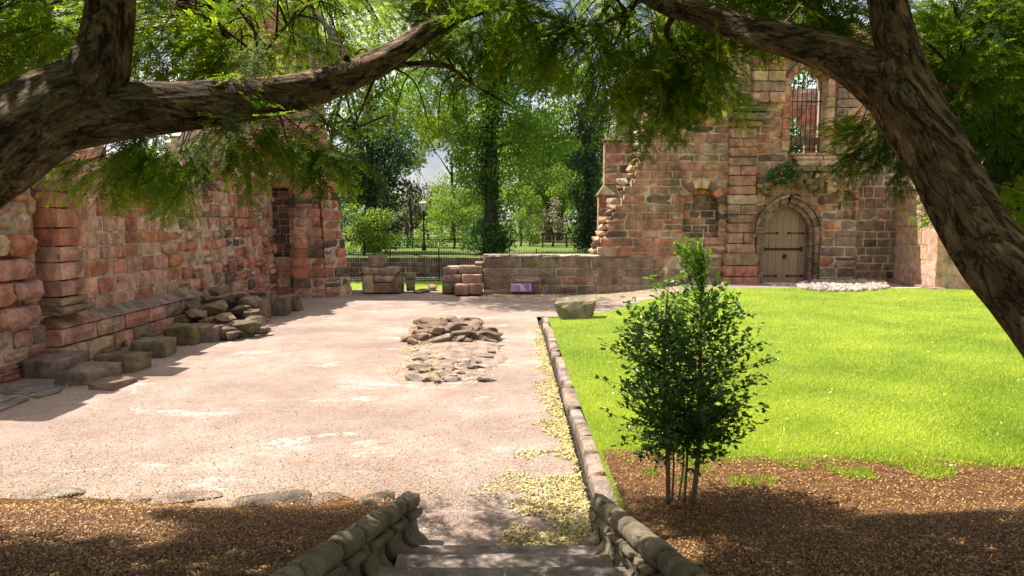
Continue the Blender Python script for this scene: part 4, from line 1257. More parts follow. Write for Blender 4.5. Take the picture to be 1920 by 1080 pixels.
m = MB(); m.lathe((lp.x, 38, LZ + 2.62), [(0.24, 0), (0.10, 0.14), (0.07, 0.2), (0.03, 0.22), (0.035, 0.28), (0.005, 0.36)], 8); m.build('lantern_cap', simple('pale_lamp_cap', (0.45, 0.48, 0.47), 0.1), lamp)

# ------------------------------------------------------------------ background trees
LEAF_V = np.array([(0, 0, 0), (0.45, 0.30, 0.06), (1, 0, -0.04), (0.45, -0.30, 0.06)], float)
LEAF_F = np.array([(0, 1, 2, 3)])
def rand_dirs(n):
    v = RNG.normal(size=(n, 3)); return v / np.linalg.norm(v, axis=1, keepdims=True)
def crown(name, parent, clumps, per, leaf, mat, droop=0.3, flat=0.75):
    """clumps: list of (x,y,z,r)"""
    P, S = [], []
    for (x, y, z, r) in clumps:
        n = max(10, int(per * r * r))
        d = rand_dirs(n) * (r * RNG.random(n) ** 0.45)[:, None]
        d[:, 2] *= flat
        P.append(d + np.array([x, y, z]))
    P = np.concatenate(P)
    n = len(P)
    f = rand_dirs(n); f[:, 2] -= droop
    up = rand_dirs(n) * 0.7 + np.array([0, 0, 1.0])
    size = leaf * (0.6 + 0.8 * RNG.random(n))
    g = np.array([mnoise.noise((p[0] * 0.7, p[1] * 0.7, p[2] * 0.7)) for p in P[::1]]) if n < 60000 else np.zeros(n)
    rnd = np.clip(0.5 + 0.55 * g + RNG.normal(0, 0.2, n), 0, 1)
    return scatter(name, LEAF_V, LEAF_F, P, frames(f, up), size, mat, parent, rnd=rnd)
def ell(c, rad, n, r0, r1, shell=0.6):
    out = []
    for _ in range(n):
        v = Vector((random.gauss(0, 1), random.gauss(0, 1), random.gauss(0, 1))).normalized() * random.uniform(shell, 1.0)
        out.append((c[0] + v.x * rad[0], c[1] + v.y * rad[1], c[2] + v.z * rad[2], random.uniform(r0, r1)))
    return out
def tree(name, label, cat, base, height, trunk_r, clumps, per, leaf, mat, group=None, droop=0.3, lean=0.0):
    rt = thing(name, label, cat, base, group)
    b = Vector(base)
    if trunk_r:
        m = MB()
        top = b + Vector((lean, 0, height))
        m.tube([b - Vector((0, 0, 0.2)), b.lerp(top, 0.3) + Vector((0.1, 0, 0)), b.lerp(top, 0.65), top], [trunk_r * 1.3, trunk_r, trunk_r * 0.7, trunk_r * 0.25], 9, 0.15, 3, b.x)
        for k in range(7):
            c = random.choice(clumps)
            st = b.lerp(top, random.uniform(0.3, 0.8)); e = Vector(c[:3])
            m.tube([st, st.lerp(e, 0.5) + Vector((0, 0, 0.3)), e], [trunk_r * 0.35, trunk_r * 0.2, 0.02], 6, 0.1, 3, k)
        m.build('trunk', M_BARK2, rt, True)
    crown('crown', rt, clumps, per, leaf, mat, droop)
    return rt
L_MID = leaf_material('lime_leaves', (0.045, 0.10, 0.018), (0.11, 0.19, 0.035), 0.45)
L_DARK = leaf_material('dark_evergreen', (0.015, 0.042, 0.018), (0.035, 0.075, 0.03), 0.2)
L_BRIGHT = leaf_material('bright_shrub', (0.085, 0.16, 0.02), (0.20, 0.29, 0.04), 0.5)
L_PURPLE = leaf_material('purple_leaves', (0.030, 0.013, 0.022), (0.075, 0.028, 0.045), 0.3, tcol=(1.5, 0.8, 1.0))
L_BUFF = leaf_material('buff_leaves', (0.20, 0.17, 0.10), (0.36, 0.30, 0.19), 0.3, tcol=(1, 1, 0.9))
L_IVY = leaf_material('ivy_leaves', (0.028, 0.085, 0.02), (0.075, 0.175, 0.036), 0.35)
L_FAR = leaf_material('far_leaves', (0.07, 0.13, 0.03), (0.18, 0.26, 0.06), 0.5)
L_LIME = leaf_material('lime_bright_leaves', (0.07, 0.155, 0.026), (0.19, 0.31, 0.055), 0.58)

def pxe(u, v, Y): 
    p = at(u, v, Y); return (p.x, p.y, p.z)
# centre tree with ivy
tb = at(918, 470, 34); tz = 0.78
ct = tree('ivy_clad_tree', 'tall ivy-clad tree standing beyond the railing in the middle of the view', 'tree', (tb.x, 34, tz), 13, 0.32,
     ell((tb.x + 0.6, 34.5, 9.2), (4.6, 3.5, 4.2), 46, 0.7, 1.4, 0.45) + [(*pxe(u, v, Y), r) for u, v, Y, r in
      ((850, 200, 33, 1.0), (880, 250, 33, .9), (860, 300, 34, .7), (990, 220, 34, 1.2), (1010, 280, 35, 1.0), (980, 320, 35, .8), (1050, 200, 35, 1.2), (1080, 260, 36, 1.0), (950, 250, 33, 1.0), (930, 180, 33, 1.2), (1030, 330, 37, .7), (870, 330, 34, .5), (840, 240, 34, .9), (830, 180, 34, 1.0), (970, 360, 35, .6), (1000, 240, 33.5, 1.0), (1060, 300, 36, 1.0), (920, 120, 33, 1.3), (1000, 120, 34, 1.3), (860, 110, 34, 1.3), (1080, 130, 35, 1.3), (800, 150, 34, 1.2), (810, 230, 34, 1.0), (770, 200, 34.5, 1.0), (1110, 200, 35, 1.2), (1100, 320, 36, 0.9), (1040, 260, 34, 1.1), (970, 290, 33.5, .8), (890, 320, 33.3, .7), (870, 280, 33.3, .8), (960, 200, 32.5, 1.1), (1005, 330, 34, .8), (940, 320, 33.2, .8), (955, 380, 33.4, .7), (880, 370, 33.4, .6), (820, 100, 34, 1.3), (740, 120, 34, 1.2))], 360, 0.17, L_LIME, droop=0.9)
ivy = ell((tb.x, 33.9, 1.6), (1.15, 0.9, 1.0), 26, 0.3, 0.5, 0.5)
for k in range(60):
    ivy.append((tb.x + random.uniform(-.35, .35), 33.9 + random.uniform(-.3, .2), random.uniform(1.0, 10.5), random.uniform(.4, .65)))
crown('ivy', ct, ivy, 620, 0.14, L_IVY, 0.6)
TG = 'trees and shrubs beyond the railing'
p = at(690, 470, 35)
tree('dark_evergreen_tree', 'dark blue-green evergreen tree beside the tower stump', 'tree', (p.x, 36, tz), 10, 0.28,
     ell((p.x, 36, 5.6), (2.1, 1.8, 3.6), 40, 0.6, 1.1, 0.3) + [(*pxe(u, v, 35), r) for u, v, r in ((720, 330, .8), (690, 450, .8), (715, 440, .8), (740, 420, .7), (660, 440, .8), (730, 455, .6), (700, 425, .9), (745, 350, .6), (690, 360, .8), (665, 340, .8), (735, 380, .6), (715, 420, .7), (650, 420, .7), (680, 430, .7), (735, 300, .7), (655, 300, .8), (690, 300, .9), (755, 300, .5), (660, 380, .7), (700, 250, .9), (740, 240, .7), (700, 400, .6))] + ell((-5.3, 22.2, 11.6), (2.6, 2.3, 1.9), 34, 0.6, 1.0, 0.2), 330, 0.16, L_DARK, TG, 0.9)  # last clumps: unseen crown added above the tower to shade the gravel
tree('leafy_shrub', 'bright green leafy shrub in front of the dark evergreen, close to the tower stump', 'shrub', (*pxe(680, 470, 32)[:2], tz), 1.6, 0.06,
     [(*pxe(u, v, 32), r) for u, v, r in ((665, 430, .5), (690, 420, .5), (712, 440, .4), (675, 455, .4), (705, 465, .35), (720, 462, .3), (660, 395, .5), (700, 400, .45), (728, 400, .35), (690, 440, .5), (715, 455, .5), (655, 465, .4), (735, 445, .4), (720, 415, .45), (675, 415, .5), (695, 465, .4))], 1000, 0.12, L_BRIGHT, TG)
p = at(770, 460, 46)
tree('purple_leaved_tree', 'small purple-leaved tree left of the lamp post', 'tree', (p.x, 46, tz), 3.6, 0.12, [(*pxe(u, v, 46), r) for u, v, r in ((745, 400, .8), (770, 380, .9), (790, 360, .8), (760, 420, .8), (740, 430, .7), (785, 400, .8), (765, 350, .7), (735, 380, .6), (790, 430, .6))], 380, 0.16, L_PURPLE, TG)
for (u, Y, lab, cl) in ((850, 41, 'bright yellow-green shrub right of the lamp post', ((815, 430, .6), (840, 410, .7), (865, 400, .7), (880, 420, .6), (830, 450, .5), (860, 445, .6), (845, 380, .6), (890, 395, .5), (820, 395, .5), (805, 455, .4), (890, 450, .5), (825, 375, .4))),
                        (800, 43, 'pale green shrub directly behind the lamp post', ((800, 420, .5), (785, 440, .5), (812, 400, .5), (795, 455, .5), (820, 370, .4))),
                        (975, 44, 'light green bush right of the ivy at the foot of the tall tree', ((975, 400, .7), (990, 430, .6), (1000, 380, .7), (985, 360, .6), (1010, 410, .6), (1000, 450, .5))),
                        (1100, 46, 'tall light green shrub behind the bench', ((1060, 350, .9), (1080, 380, .8), (1050, 320, .8), (1090, 340, .9), (1040, 360, .7), (1100, 400, .8), (1075, 430, .7)))):
    tree('garden_shrub', lab, 'shrub', (*pxe(u, 460, Y)[:2], tz), 1.8, 0.06, [(*pxe(a, b, Y), r) for a, b, r in cl], 600, 0.14, L_BRIGHT, TG)
tree('buff_shrub', 'pale buff flowering shrub directly behind the bench', 'shrub', (*pxe(1035, 455, 44)[:2], tz), 1.8, 0.06, [(*pxe(u, v, 43.5), r) for u, v, r in ((1035, 400, .6), (1025, 420, .6), (1048, 415, .5), (1040, 380, .5), (1055, 435, .5), (1020, 440, .5))], 420, 0.13, L_BUFF, TG)
p = at(1100, 460, 33)
tree('dark_columnar_tree', 'dark narrow tree behind the slim stepped buttress', 'tree', (p.x, 33, tz), 9, 0.22, ell((p.x + 0.2, 33, 5.2), (1.0, 0.9, 4.3), 36, 0.4, 0.8, 0.3) + [(*pxe(u, v, 32.6), .6) for u, v in ((1080, 300), (1105, 330), (1085, 360), (1110, 390), (1090, 410), (1105, 440), (1080, 435), (1120, 350), (1095, 455))], 480, 0.14, L_DARK, TG, 0.9)
tree('low_shrub', 'low green ground-cover shrub beside the broken wall end', 'shrub', (*pxe(1095, 478, 29)[:2], -0.1), 0.6, 0.03, [(*pxe(u, v, 29), r) for u, v, r in ((1085, 478, .35), (1105, 474, .35), (1115, 482, .3), (1070, 484, .25))], 1200, 0.1, L_IVY, TG)
MORE = [
 ('tall_shrub', 'broad mid-green shrub left of the purple-leaved tree', 40.5, L_MID, ((700, 430, .8), (715, 410, .8), (690, 400, .9), (720, 445, .6), (735, 420, .6), (700, 450, .7))),
 ('tall_shrub', 'tall yellow-green tree rising behind the bright shrub right of the lamp', 52, L_FAR, ((850, 360, 1.1), (870, 380, 1.2), (840, 385, 1.0), (890, 370, 1.0), (860, 410, 1.2), (880, 430, 1.0), (840, 430, 1.0), (905, 400, 1.0))),
 ('tall_shrub', 'dark green bush between the bright shrub and the ivy, with a dark base', 39.5, L_IVY, ((880, 445, .5), (895, 455, .45), (870, 458, .4), (905, 440, .5), (890, 430, .5))),
 ('tall_shrub', 'leafy light green tree behind the pale buff shrub', 54, L_FAR, ((1010, 380, 1.2), (1030, 350, 1.2), (1000, 410, 1.1), (1050, 370, 1.2), (1025, 425, 1.0), (1060, 420, 1.0), (985, 390, 1.0))),
 ('tall_shrub', 'mid-green shrub filling the space right of the bench', 47, L_MID, ((1085, 430, .8), (1100, 420, .8), (1075, 450, .6), (1110, 445, .7), (1095, 400, .9), (1120, 420, .8))),
 ('tall_shrub', 'dark low shrub mass right behind the low railing, left of the lamp post', 42.5, L_IVY, ((750, 450, .6), (770, 455, .55), (735, 455, .5), (790, 458, .45), (720, 460, .45), (810, 460, .4))),
 ('tall_shrub', 'soft green shrub between the ivy-clad trunk and the bench', 46, L_MID, ((985, 445, .6), (1000, 455, .5), (970, 440, .6), (1010, 445, .5), (995, 430, .6))),
]
for nm_, lab, Y, mt, cl in MORE:
    tree(nm_, lab, 'shrub', (*pxe(sum(c[0] for c in cl) / len(cl), 460, Y)[:2], tz), 1.8, 0.06, [(*pxe(a, b, Y), r) for a, b, r in cl], 420, 0.15, mt, TG)
wood = [(x + random.uniform(-1, 1), 68 + random.uniform(-3, 3), tz + random.uniform(0.6, 5.4) * (0.72 if -14 < x < -6 else 1.0), random.uniform(1.2, 2.0)) for x in np.arange(-46, 46, 0.62)]
o = crown('distant_wood', None, wood, 75, 0.34, L_FAR)
tag(o, 'hazy mass of pale green woodland closing off the far side of the park', 'woodland', kind='stuff')
for (lab, Y, mt, cl) in (('tall pale green tree rising left of the lamp post behind the purple-leaved tree', 56, L_LIME, ((700, 250, 2.0), (740, 270, 1.9), (680, 300, 1.9), (770, 240, 1.8), (730, 320, 1.8), (720, 200, 2.2), (770, 300, 1.3), (660, 230, 2.0), (700, 360, 1.8), (760, 180, 2.0))),
                       ('tall pale green tree behind the right side of the ivy-clad tree', 54, L_LIME, ((980, 300, 1.8), (1020, 280, 2.0), (1060, 300, 2.0), (1000, 240, 2.0), (1050, 220, 2.0), (1100, 260, 1.9), (960, 260, 1.7), (1010, 350, 1.8), (1060, 370, 1.7), (1100, 340, 1.9), (970, 370, 1.5))),
                       ('rounded light green tree just right of the pale sky gap', 60, L_FAR, ((880, 330, 1.5), (900, 300, 1.6), (870, 370, 1.6), (910, 350, 1.7), (850, 385, 1.4), (890, 260, 1.7), (930, 290, 1.7), (830, 400, 1.3), (790, 390, 1.4), (770, 410, 1.4), (800, 270, 1.3), (840, 262, 1.3), (775, 300, 1.2), (865, 300, 1.2), (815, 240, 1.6), (860, 220, 1.6)))):
    tree('park_tree', lab, 'tree', (*pxe(sum(c[0] for c in cl) / len(cl), 450, Y)[:2], tz), 7, 0.2, [(*pxe(a, b, Y), r) for a, b, r in cl], 290, 0.24, mt, TG)
far = ((-30, 75, 9, 5), (-21, 80, 10, 5.5), (-13, 85, 5.5, 3.6), (-9.6, 92, 5.0, 3.0), (-5.5, 84, 9, 4.2), (1, 80, 11, 5), (8, 78, 12, 5.5), (16, 82, 11, 5.5), (25, 80, 11, 5.5), (-40, 80, 10, 6), (34, 75, 11, 6), (-17, 60, 11, 4), (4, 58, 10, 3.6), (11, 60, 12, 4))
kinds = ['round crown', 'spreading crown', 'low crown', 'small crown', 'tall crown', 'broad crown', 'full crown']
for i, (x, Y, h, r) in enumerate(far):
    tree('distant_tree', 'distant pale green park tree forming the far treeline', 'tree', (x, Y, tz), h * 0.8, 0.25, ell((x, Y, tz + h * 0.55), (r, r * 0.8, h * 0.5), 30, r * 0.25, r * 0.42, 0.3), 95, 0.30, L_FAR, 'distant trees of the treeline')
tree('tree_behind_wall', 'leafy tree seen through the barred opening behind the church wall', 'tree', (12.2, 31, 0), 8, 0.2, ell((12.4, 31, 6.6), (2.6, 1.5, 2.6), 30, 0.6, 1.1, 0.2) + [(*pxe(u, v, 31), .9) for u, v in ((1480, 150), (1505, 130), (1525, 170), (1540, 140), (1490, 190))], 300, 0.15, L_MID)
for (x_, y_, lab_) in ((-16, 12, 'leafy green tree standing behind the nearer part of the left wall'), (-15, 19, 'leafy green tree standing behind the far end of the left wall')):
    tree('tree_behind_wall', lab_, 'tree', (x_, y_, -0.1), 6, 0.2, ell((x_, y_, 5.0), (2.6, 3.2, 2.6), 34, 0.7, 1.2, 0.2), 200, 0.17, L_MID)
tree('tree_behind_tower', 'tall light green tree rising behind the tower stump', 'tree', (-8.5, 30, -0.1), 10, 0.3, ell((-8.5, 30, 9.0), (4.2, 2.2, 4.2), 46, 0.9, 1.5, 0.2), 200, 0.18, L_LIME)
tree('bush_in_ruin', 'dark bush in the shade inside the barred opening', 'shrub', (10.3, 27.5, 0), 4, 0.08, ell((10.2, 27.5, 4.4), (0.6, 0.5, 1.3), 14, 0.3, 0.5, 0.2), 800, 0.12, L_IVY)

M_PETAL = simple('pink_petals', (0.5, 0.12, 0.22), 0.1)
# plant on the ledge, fern on left wall
tree('ledge_plant', 'bushy green plant with a few pink flowers growing on the ledge above the door', 'plant', (*pxe(1470, 342, DY - .3)[:2], 3.75), 0.2, 0.02,
     [(*pxe(u, v, DY - 0.35), r) for u, v, r in ((1450, 325, .25), (1470, 318, .3), (1490, 325, .26), (1468, 335, .25), (1480, 308, .2), (1440, 335, .16), (1500, 318, .14))], 3500, 0.07, leaf_material('ledge_leaves', (0.03, 0.09, 0.02), (0.07, 0.17, 0.04), 0.35))
for k in range(9):
    fl = MB()
    p = at(random.uniform(1450, 1490), random.uniform(312, 338), DY - 0.62); fl.lathe((p.x, p.y, p.z), [(0.005, 0), (0.03, 0.02), (0.005, 0.04)], 6); fl.build('flower', M_PETAL, bpy.data.objects['ledge_plant'])

p = Vector((LX + 0.2, 0, 0)); d = ray(372, 330); q = Vector((0, 0, CAMZ)) + d * (p.x / d.x)
tree('wall_fern', 'small light green plant rooted high on the left wall', 'plant', tuple(q), 0.1, 0.0, [(q.x + .05, q.y + a, q.z + b, .16) for a, b in ((0, 0), (.25, .05), (-.2, -.05), (.4, -.02), (.1, .1))], 3500, 0.07, leaf_material('fern_leaves', (0.06, 0.14, 0.05), (0.14, 0.25, 0.09), 0.35))

# ------------------------------------------------------------------ yews
def sprig_base(seed, n_side=4, L=0.30, step=0.0125, k=1.0):
    """a flat spray: main twig, side twigs, needles; returns verts, quads, tip attr"""
    rnd = random.Random(seed)
    V, F, T = [], [], []
    kk = k
    def needle(p, d, l, w, tip):
        d = d.normalized(); s = Vector((-d.y, d.x, 0)).normalized() * w
        b = len(V)
        V.extend([p, p + d * l * 0.5 + s + Vector((0, 0, 0.002)), p + d * l, p + d * l * 0.5 - s + Vector((0, 0, 0.002))]); F.append((b, b + 1, b + 2, b + 3)); T.extend([tip] * 4)
    def twig(p, d, l, lvl):
        n = int(l / step)
        z0 = rnd.uniform(-0.25, 0.05)
        for i in range(n):
            t = i / n
            q = p + d * (l * t) + Vector((0, 0, z0 * l * t * t))
            tip = max(0, t - 0.45) / 0.55
            for s in (-1, 1):
                a = math.radians(58 - 22 * t) * s + rnd.uniform(-.15, .15)
                nd = Vector((d.x * math.cos(a) - d.y * math.sin(a), d.x * math.sin(a) + d.y * math.cos(a), rnd.uniform(-.25, .35)))
                needle(q, nd, rnd.uniform(0.020, 0.030) * (1 + (kk - 1) * .4), 0.0046 * kk, tip * 0.8)
        b = len(V)
        e = p + d * l + Vector((0, 0, z0 * l)); s = Vector((-d.y, d.x, 0)) * 0.002
        V.extend([p - s, p + s, e + s * 0.4, e - s * 0.4]); F.append((b, b + 1, b + 2, b + 3)); T.extend([0] * 4)
    twig(Vector((0, 0, 0)), Vector((1, 0, 0)), L, 0)
    for k in range(n_side):
        t = 0.15 + 0.7 * k / n_side + rnd.uniform(-.04, .04)
        s = 1 if k % 2 else -1
        a = math.radians(rnd.uniform(35, 60)) * s
        twig(Vector((L * t, 0, 0)), Vector((math.cos(a), math.sin(a), 0)), L * rnd.uniform(0.35, 0.6) * (1.1 - t * 0.5), 1)
    return np.array([tuple(v) for v in V]), np.array(F), np.array(T)
SPR = [sprig_base(900 + i, 5) for i in range(4)]
SPR_LOW = [sprig_base(950 + i, 4, step=0.05, k=3.6) for i in range(4)]

def yew_foliage(parent, P, dirs, size, nm='foliage', low=None):
    n = len(P)
    idx = RNG.integers(0, 4, n) + (0 if low is None else 4 * low)
    Vs, Fs, Rn, Tp = [], [], [], []
    off = 0
    up = rand_dirs(n) * 0.55 + np.array([0, 0, 1.0])
    M = frames(dirs, up)
    g = np.array([mnoise.noise((p[0] * 1.6, p[1] * 1.6, p[2] * 1.6)) for p in P])
    rnd = np.clip(0.45 + 0.6 * g + RNG.normal(0, 0.18, n), 0, 1)
    tipk = np.clip(0.25 + 1.0 * g + RNG.normal(0, 0.35, n), 0, 1)
    for k in range(8):
        sel = np.where(idx == k)[0]
        if not len(sel): continue
        bv, bf, bt = (SPR + SPR_LOW)[k]
        V = np.einsum('nij,vj->nvi', M[sel], bv) * size[sel][:, None, None] + P[sel][:, None, :]
        F = (bf[None] + (np.arange(len(sel)) * len(bv))[:, None, None]).reshape(-1, 4) + off
        off += len(sel) * len(bv)
        Vs.append(V.reshape(-1, 3)); Fs.append(F); Rn.append(np.repeat(rnd[sel], len(bv))); Tp.append((bt[None] * tipk[sel][:, None]).ravel())
    me = np_mesh(nm, np.concatenate(Vs), np.concatenate(Fs), M_YEW, {'rnd': np.concatenate(Rn), 'tip': np.concatenate(Tp)})
    return link(nm, me, parent)

def limb(root, name, pts, rad, n=22, amp=0.13, seed=0.0, flute=0.04):
    m = MB()
    P = m.tube([Vector(p) for p in pts], rad, n, amp, 3, seed, 14, flute)
    o = m.build(name, M_BARK, root, True)
    bark_uv(o, P)
    return P

def yew(label, base, limbs, clumps, canopy, seed, extra=None):
    root = thing('yew_tree', label, 'tree', base, 'yew trees framing the view')
    random.seed(seed)
    axes = []
    for (nm, pts, rad, a) in limbs:
        axes.append(limb(root, nm, [at(*p) if isinstance(p, tuple) else p for p in pts], rad, 28 if rad[0] > 0.1 else 10, a, seed + len(axes) * 3.3))
    allp = [p for ax in axes for p in ax[4:]]
    tw_ = MB()
    P, D = [], []
    for (u, v, Y, r, n) in clumps:
        c = at(u, v, Y)
        near = min(allp, key=lambda q: (q - c).length + 0.3 * random.random())
        if (near - c).length > 0.25:
            mid = near.lerp(c, 0.5) + Vector((random.uniform(-.1, .1), random.uniform(-.1, .1), random.uniform(0.0, .22)))
            ax = tw_.tube([near, mid, c], [0.009, 0.006, 0.003], 5, 0.1, 3, u)
        else:
            ax = [c]
        out = (c - near); out.z *= 0.3
        out = out.normalized() if out.length > 0.01 else Vector((random.uniform(-1, 1), random.uniform(-1, 1), 0))
        for k in range(n):
            d = Vector((random.gauss(0, 1), random.gauss(0, 1), random.gauss(0, 0.8)))
            d = d.normalized() * (r * random.random() ** 0.5)
            q = c + d
            P.append(q); dd = d.normalized() * 0.7 + out * 0.5 + Vector((0, 0, random.uniform(-1.0, -0.1)))
            D.append(dd)
            if k % 5 == 0 and not (-0.9 < q.x - SUN_DIR.x * q.z / SUN_DIR.z < 1.35 and q.y < 6.4):
                tw_.tube([c, c.lerp(q, 0.6) + Vector((0, 0, .03)), q + dd.normalized() * 0.15], [0.005, 0.0035, 0.0015], 4, step=2)
        if len(ax) > 3:                                # some sprays along the branchlet
            for k in range(max(2, n // 10)):
                q = random.choice(ax[3:])
                P.append(q); D.append(Vector((random.gauss(0, 1), random.gauss(0, 1), random.uniform(-1, 0.2))))
    sz = RNG.uniform(0.75, 1.25, len(P))
    o = tw_.build('twigs', M_TWIG, root, True); o['kind'] = 'stuff'
    def keep(q):
        t = q[2] / SUN_DIR.z
        hx, hy = q[0] - SUN_DIR.x * t, q[1] - SUN_DIR.y * t
        if (hx > 0.9 and hy > 4.9) or hy > 5.6: return random.random() < 0.2
        if q[2] > 2.9 and any(((Vector(q) - lp_) - SUN_DIR * (Vector(q) - lp_).dot(SUN_DIR)).length < 0.17 and (Vector(q) - lp_).dot(SUN_DIR) > 0.1 for lp_ in LIT): return False
        return not (-0.9 < hx < 1.35 and 3.75 < hy < 6.2 and random.random() < 0.86)
    kp = [i for i, q in enumerate(P) if keep(q + D[i].normalized() * 0.15 * sz[i])]
    P = [P[i] for i in kp]; D = [D[i] for i in kp]; sz = sz[kp]
    low = np.zeros(len(P), int)
    P2 = np.array([tuple(p) for p in P]); D2 = np.array([tuple(d) for d in D])
    if canopy is not None and len(canopy):
        C = np.array(canopy); n = len(C)
        DD = rand_dirs(n); DD[:, 2] = DD[:, 2] * 0.5 - 0.25
        P2 = np.concatenate([P2, C[:, :3]]); D2 = np.concatenate([D2, DD]); sz = np.concatenate([sz, C[:, 3]]); low = np.concatenate([low, np.ones(n, int)])
    f = yew_foliage(root, P2, D2, sz, low=low)
    return root

LIT = [at(u, v, Y) for u, v, Y in ((262, 158, 3.6), (300, 158, 3.66), (345, 158, 3.75), (420, 150, 3.9), (470, 146, 4.0), (545, 140, 4.15), (30, 190, 3.3), (70, 170, 3.36), (1300, 20, 4.0), (1420, 45, 3.8), (1490, 60, 3.7), (1700, 300, 3.3), (1720, 340, 3.3))]
def overhead(n, x0, x1, y0, y1, z0, z1, seed, big=1.0):
    """the canopy above the picture: clumps of sprays, with gaps that line up towards the sun so that dapples reach the ground"""
    rnd = random.Random(seed)
    out = []
    while len(out) < n:
        c = (rnd.uniform(x0, x1), rnd.uniform(y0, y1), rnd.uniform(z0, z1))
        for k in range(16):
            q = (c[0] + rnd.gauss(0, .26 * big), c[1] + rnd.gauss(0, .26 * big), c[2] + rnd.gauss(0, .13))
            t = q[2] / SUN_DIR.z
            hx, hy = q[0] - SUN_DIR.x * t, q[1] - SUN_DIR.y * t
            if hy > 5.4 - 0.55 * sm(0.5, 1.5, hx) - 0.03 * max(0, hx) + 0.25 * n2(hx, 1, 0.9): continue
            if mnoise.noise((hx * 1.5, hy * 2.4, 4.2)) + 0.5 * mnoise.noise((hx * 4, hy * 6, 1.2)) > (0.25 if hx < 0 else 0.19): continue
            if any(((Vector(q) - lp_) - SUN_DIR * (Vector(q) - lp_).dot(SUN_DIR)).length < 0.16 * big for lp_ in LIT): continue
            if big > 1.5 and -1.5 < hx < 1.7 and hy > 3.0: continue
            if -0.8 < hx < 1.3 and hy > 3.2 and n2(hx * 1.6, hy * 2.4, 1.0) + 0.12 * (hy - 4) > -0.22: continue
            if q[2] > 2.4 + 0.33 * max(q[1], 0) + 0.18 * big: out.append((*q, rnd.uniform(1.3, 2.0) * big))
    return out

def band(u0, u1, v0, v1, n, Y0, Y1, r, k, rnd):
    return [(rnd.uniform(u0, u1), rnd.uniform(v0, v1), rnd.uniform(Y0, Y1), r * rnd.uniform(.7, 1.3), k) for _ in range(n)]
rnd = random.Random(5)
cl_left = (band(230, 540, -60, 100, 30, 4.2, 4.8, .2, 13, rnd) + band(540, 780, -60, 60, 14, 4.9, 5.5, .2, 13, rnd) + band(220, 800, -60, 90, 34, 5.0, 6.1, .26, 15, rnd) + band(240, 900, -40, 80, 52, 4.9, 5.9, .26, 16, rnd) + band(-40, 200, -40, 150, 24, 4.4, 5.8, .28, 16, rnd) + band(-20, 90, 100, 260, 3, 5.0, 5.8, .2, 12, rnd)
           + band(240, 680, 60, 140, 22, 4.6, 5.8, .24, 15, rnd)
           + band(170, 400, 265, 330, 8, 4.4, 5.0, .16, 15, rnd) + band(290, 480, 235, 275, 9, 4.2, 4.7, .13, 12, rnd) + band(450, 640, 215, 285, 7, 3.8, 4.15, .11, 9, rnd)
           + band(520, 640, 240, 310, 6, 4.8, 5.4, .17, 14, rnd) + band(640, 860, 140, 250, 13, 4.7, 5.5, .2, 9, rnd) + band(720, 960, 60, 190, 12, 5.0, 5.6, .26, 12, rnd))
cl_right = (band(930, 1230, -40, 110, 14, 4.3, 5.2, .28, 15, rnd) + band(960, 1200, 90, 190, 7, 4.6, 5.3, .22, 10, rnd)
            + band(1180, 1370, 60, 130, 7, 4.5, 5.1, .18, 14, rnd) + band(1160, 1330, 120, 165, 5, 4.5, 5.1, .13, 11, rnd)
            + [(1185, 225, 5.0, .06, 5), (1235, 235, 5.0, .06, 6), (1265, 200, 5, .1, 7), (1350, 165, 5, .1, 9), (1310, 165, 5, .12, 9), (1170, 200, 5.2, .1, 6)]
            + band(1230, 1600, -30, 30, 14, 3.9, 5.0, .22, 14, rnd) + band(1400, 1600, -20, 60, 5, 4.0, 4.6, .16, 12, rnd)
            + band(1740, 1960, -30, 130, 24, 3.9, 5.2, .28, 15, rnd) + band(1760, 1960, 120, 300, 22, 4.1, 5.2, .22, 14, rnd) + band(1800, 1960, 290, 420, 11, 4.2, 5.0, .17, 13, rnd)
            + [(1645, 225, 4.4, .1, 9), (1660, 265, 4.4, .11, 10), (1640, 245, 4.5, .08, 6), (1625, 205, 4.5, .08, 7), (1675, 300, 4.3, .05, 5), (1910, 395, 3.3, .05, 6), (1915, 330, 3.6, .08, 8)])
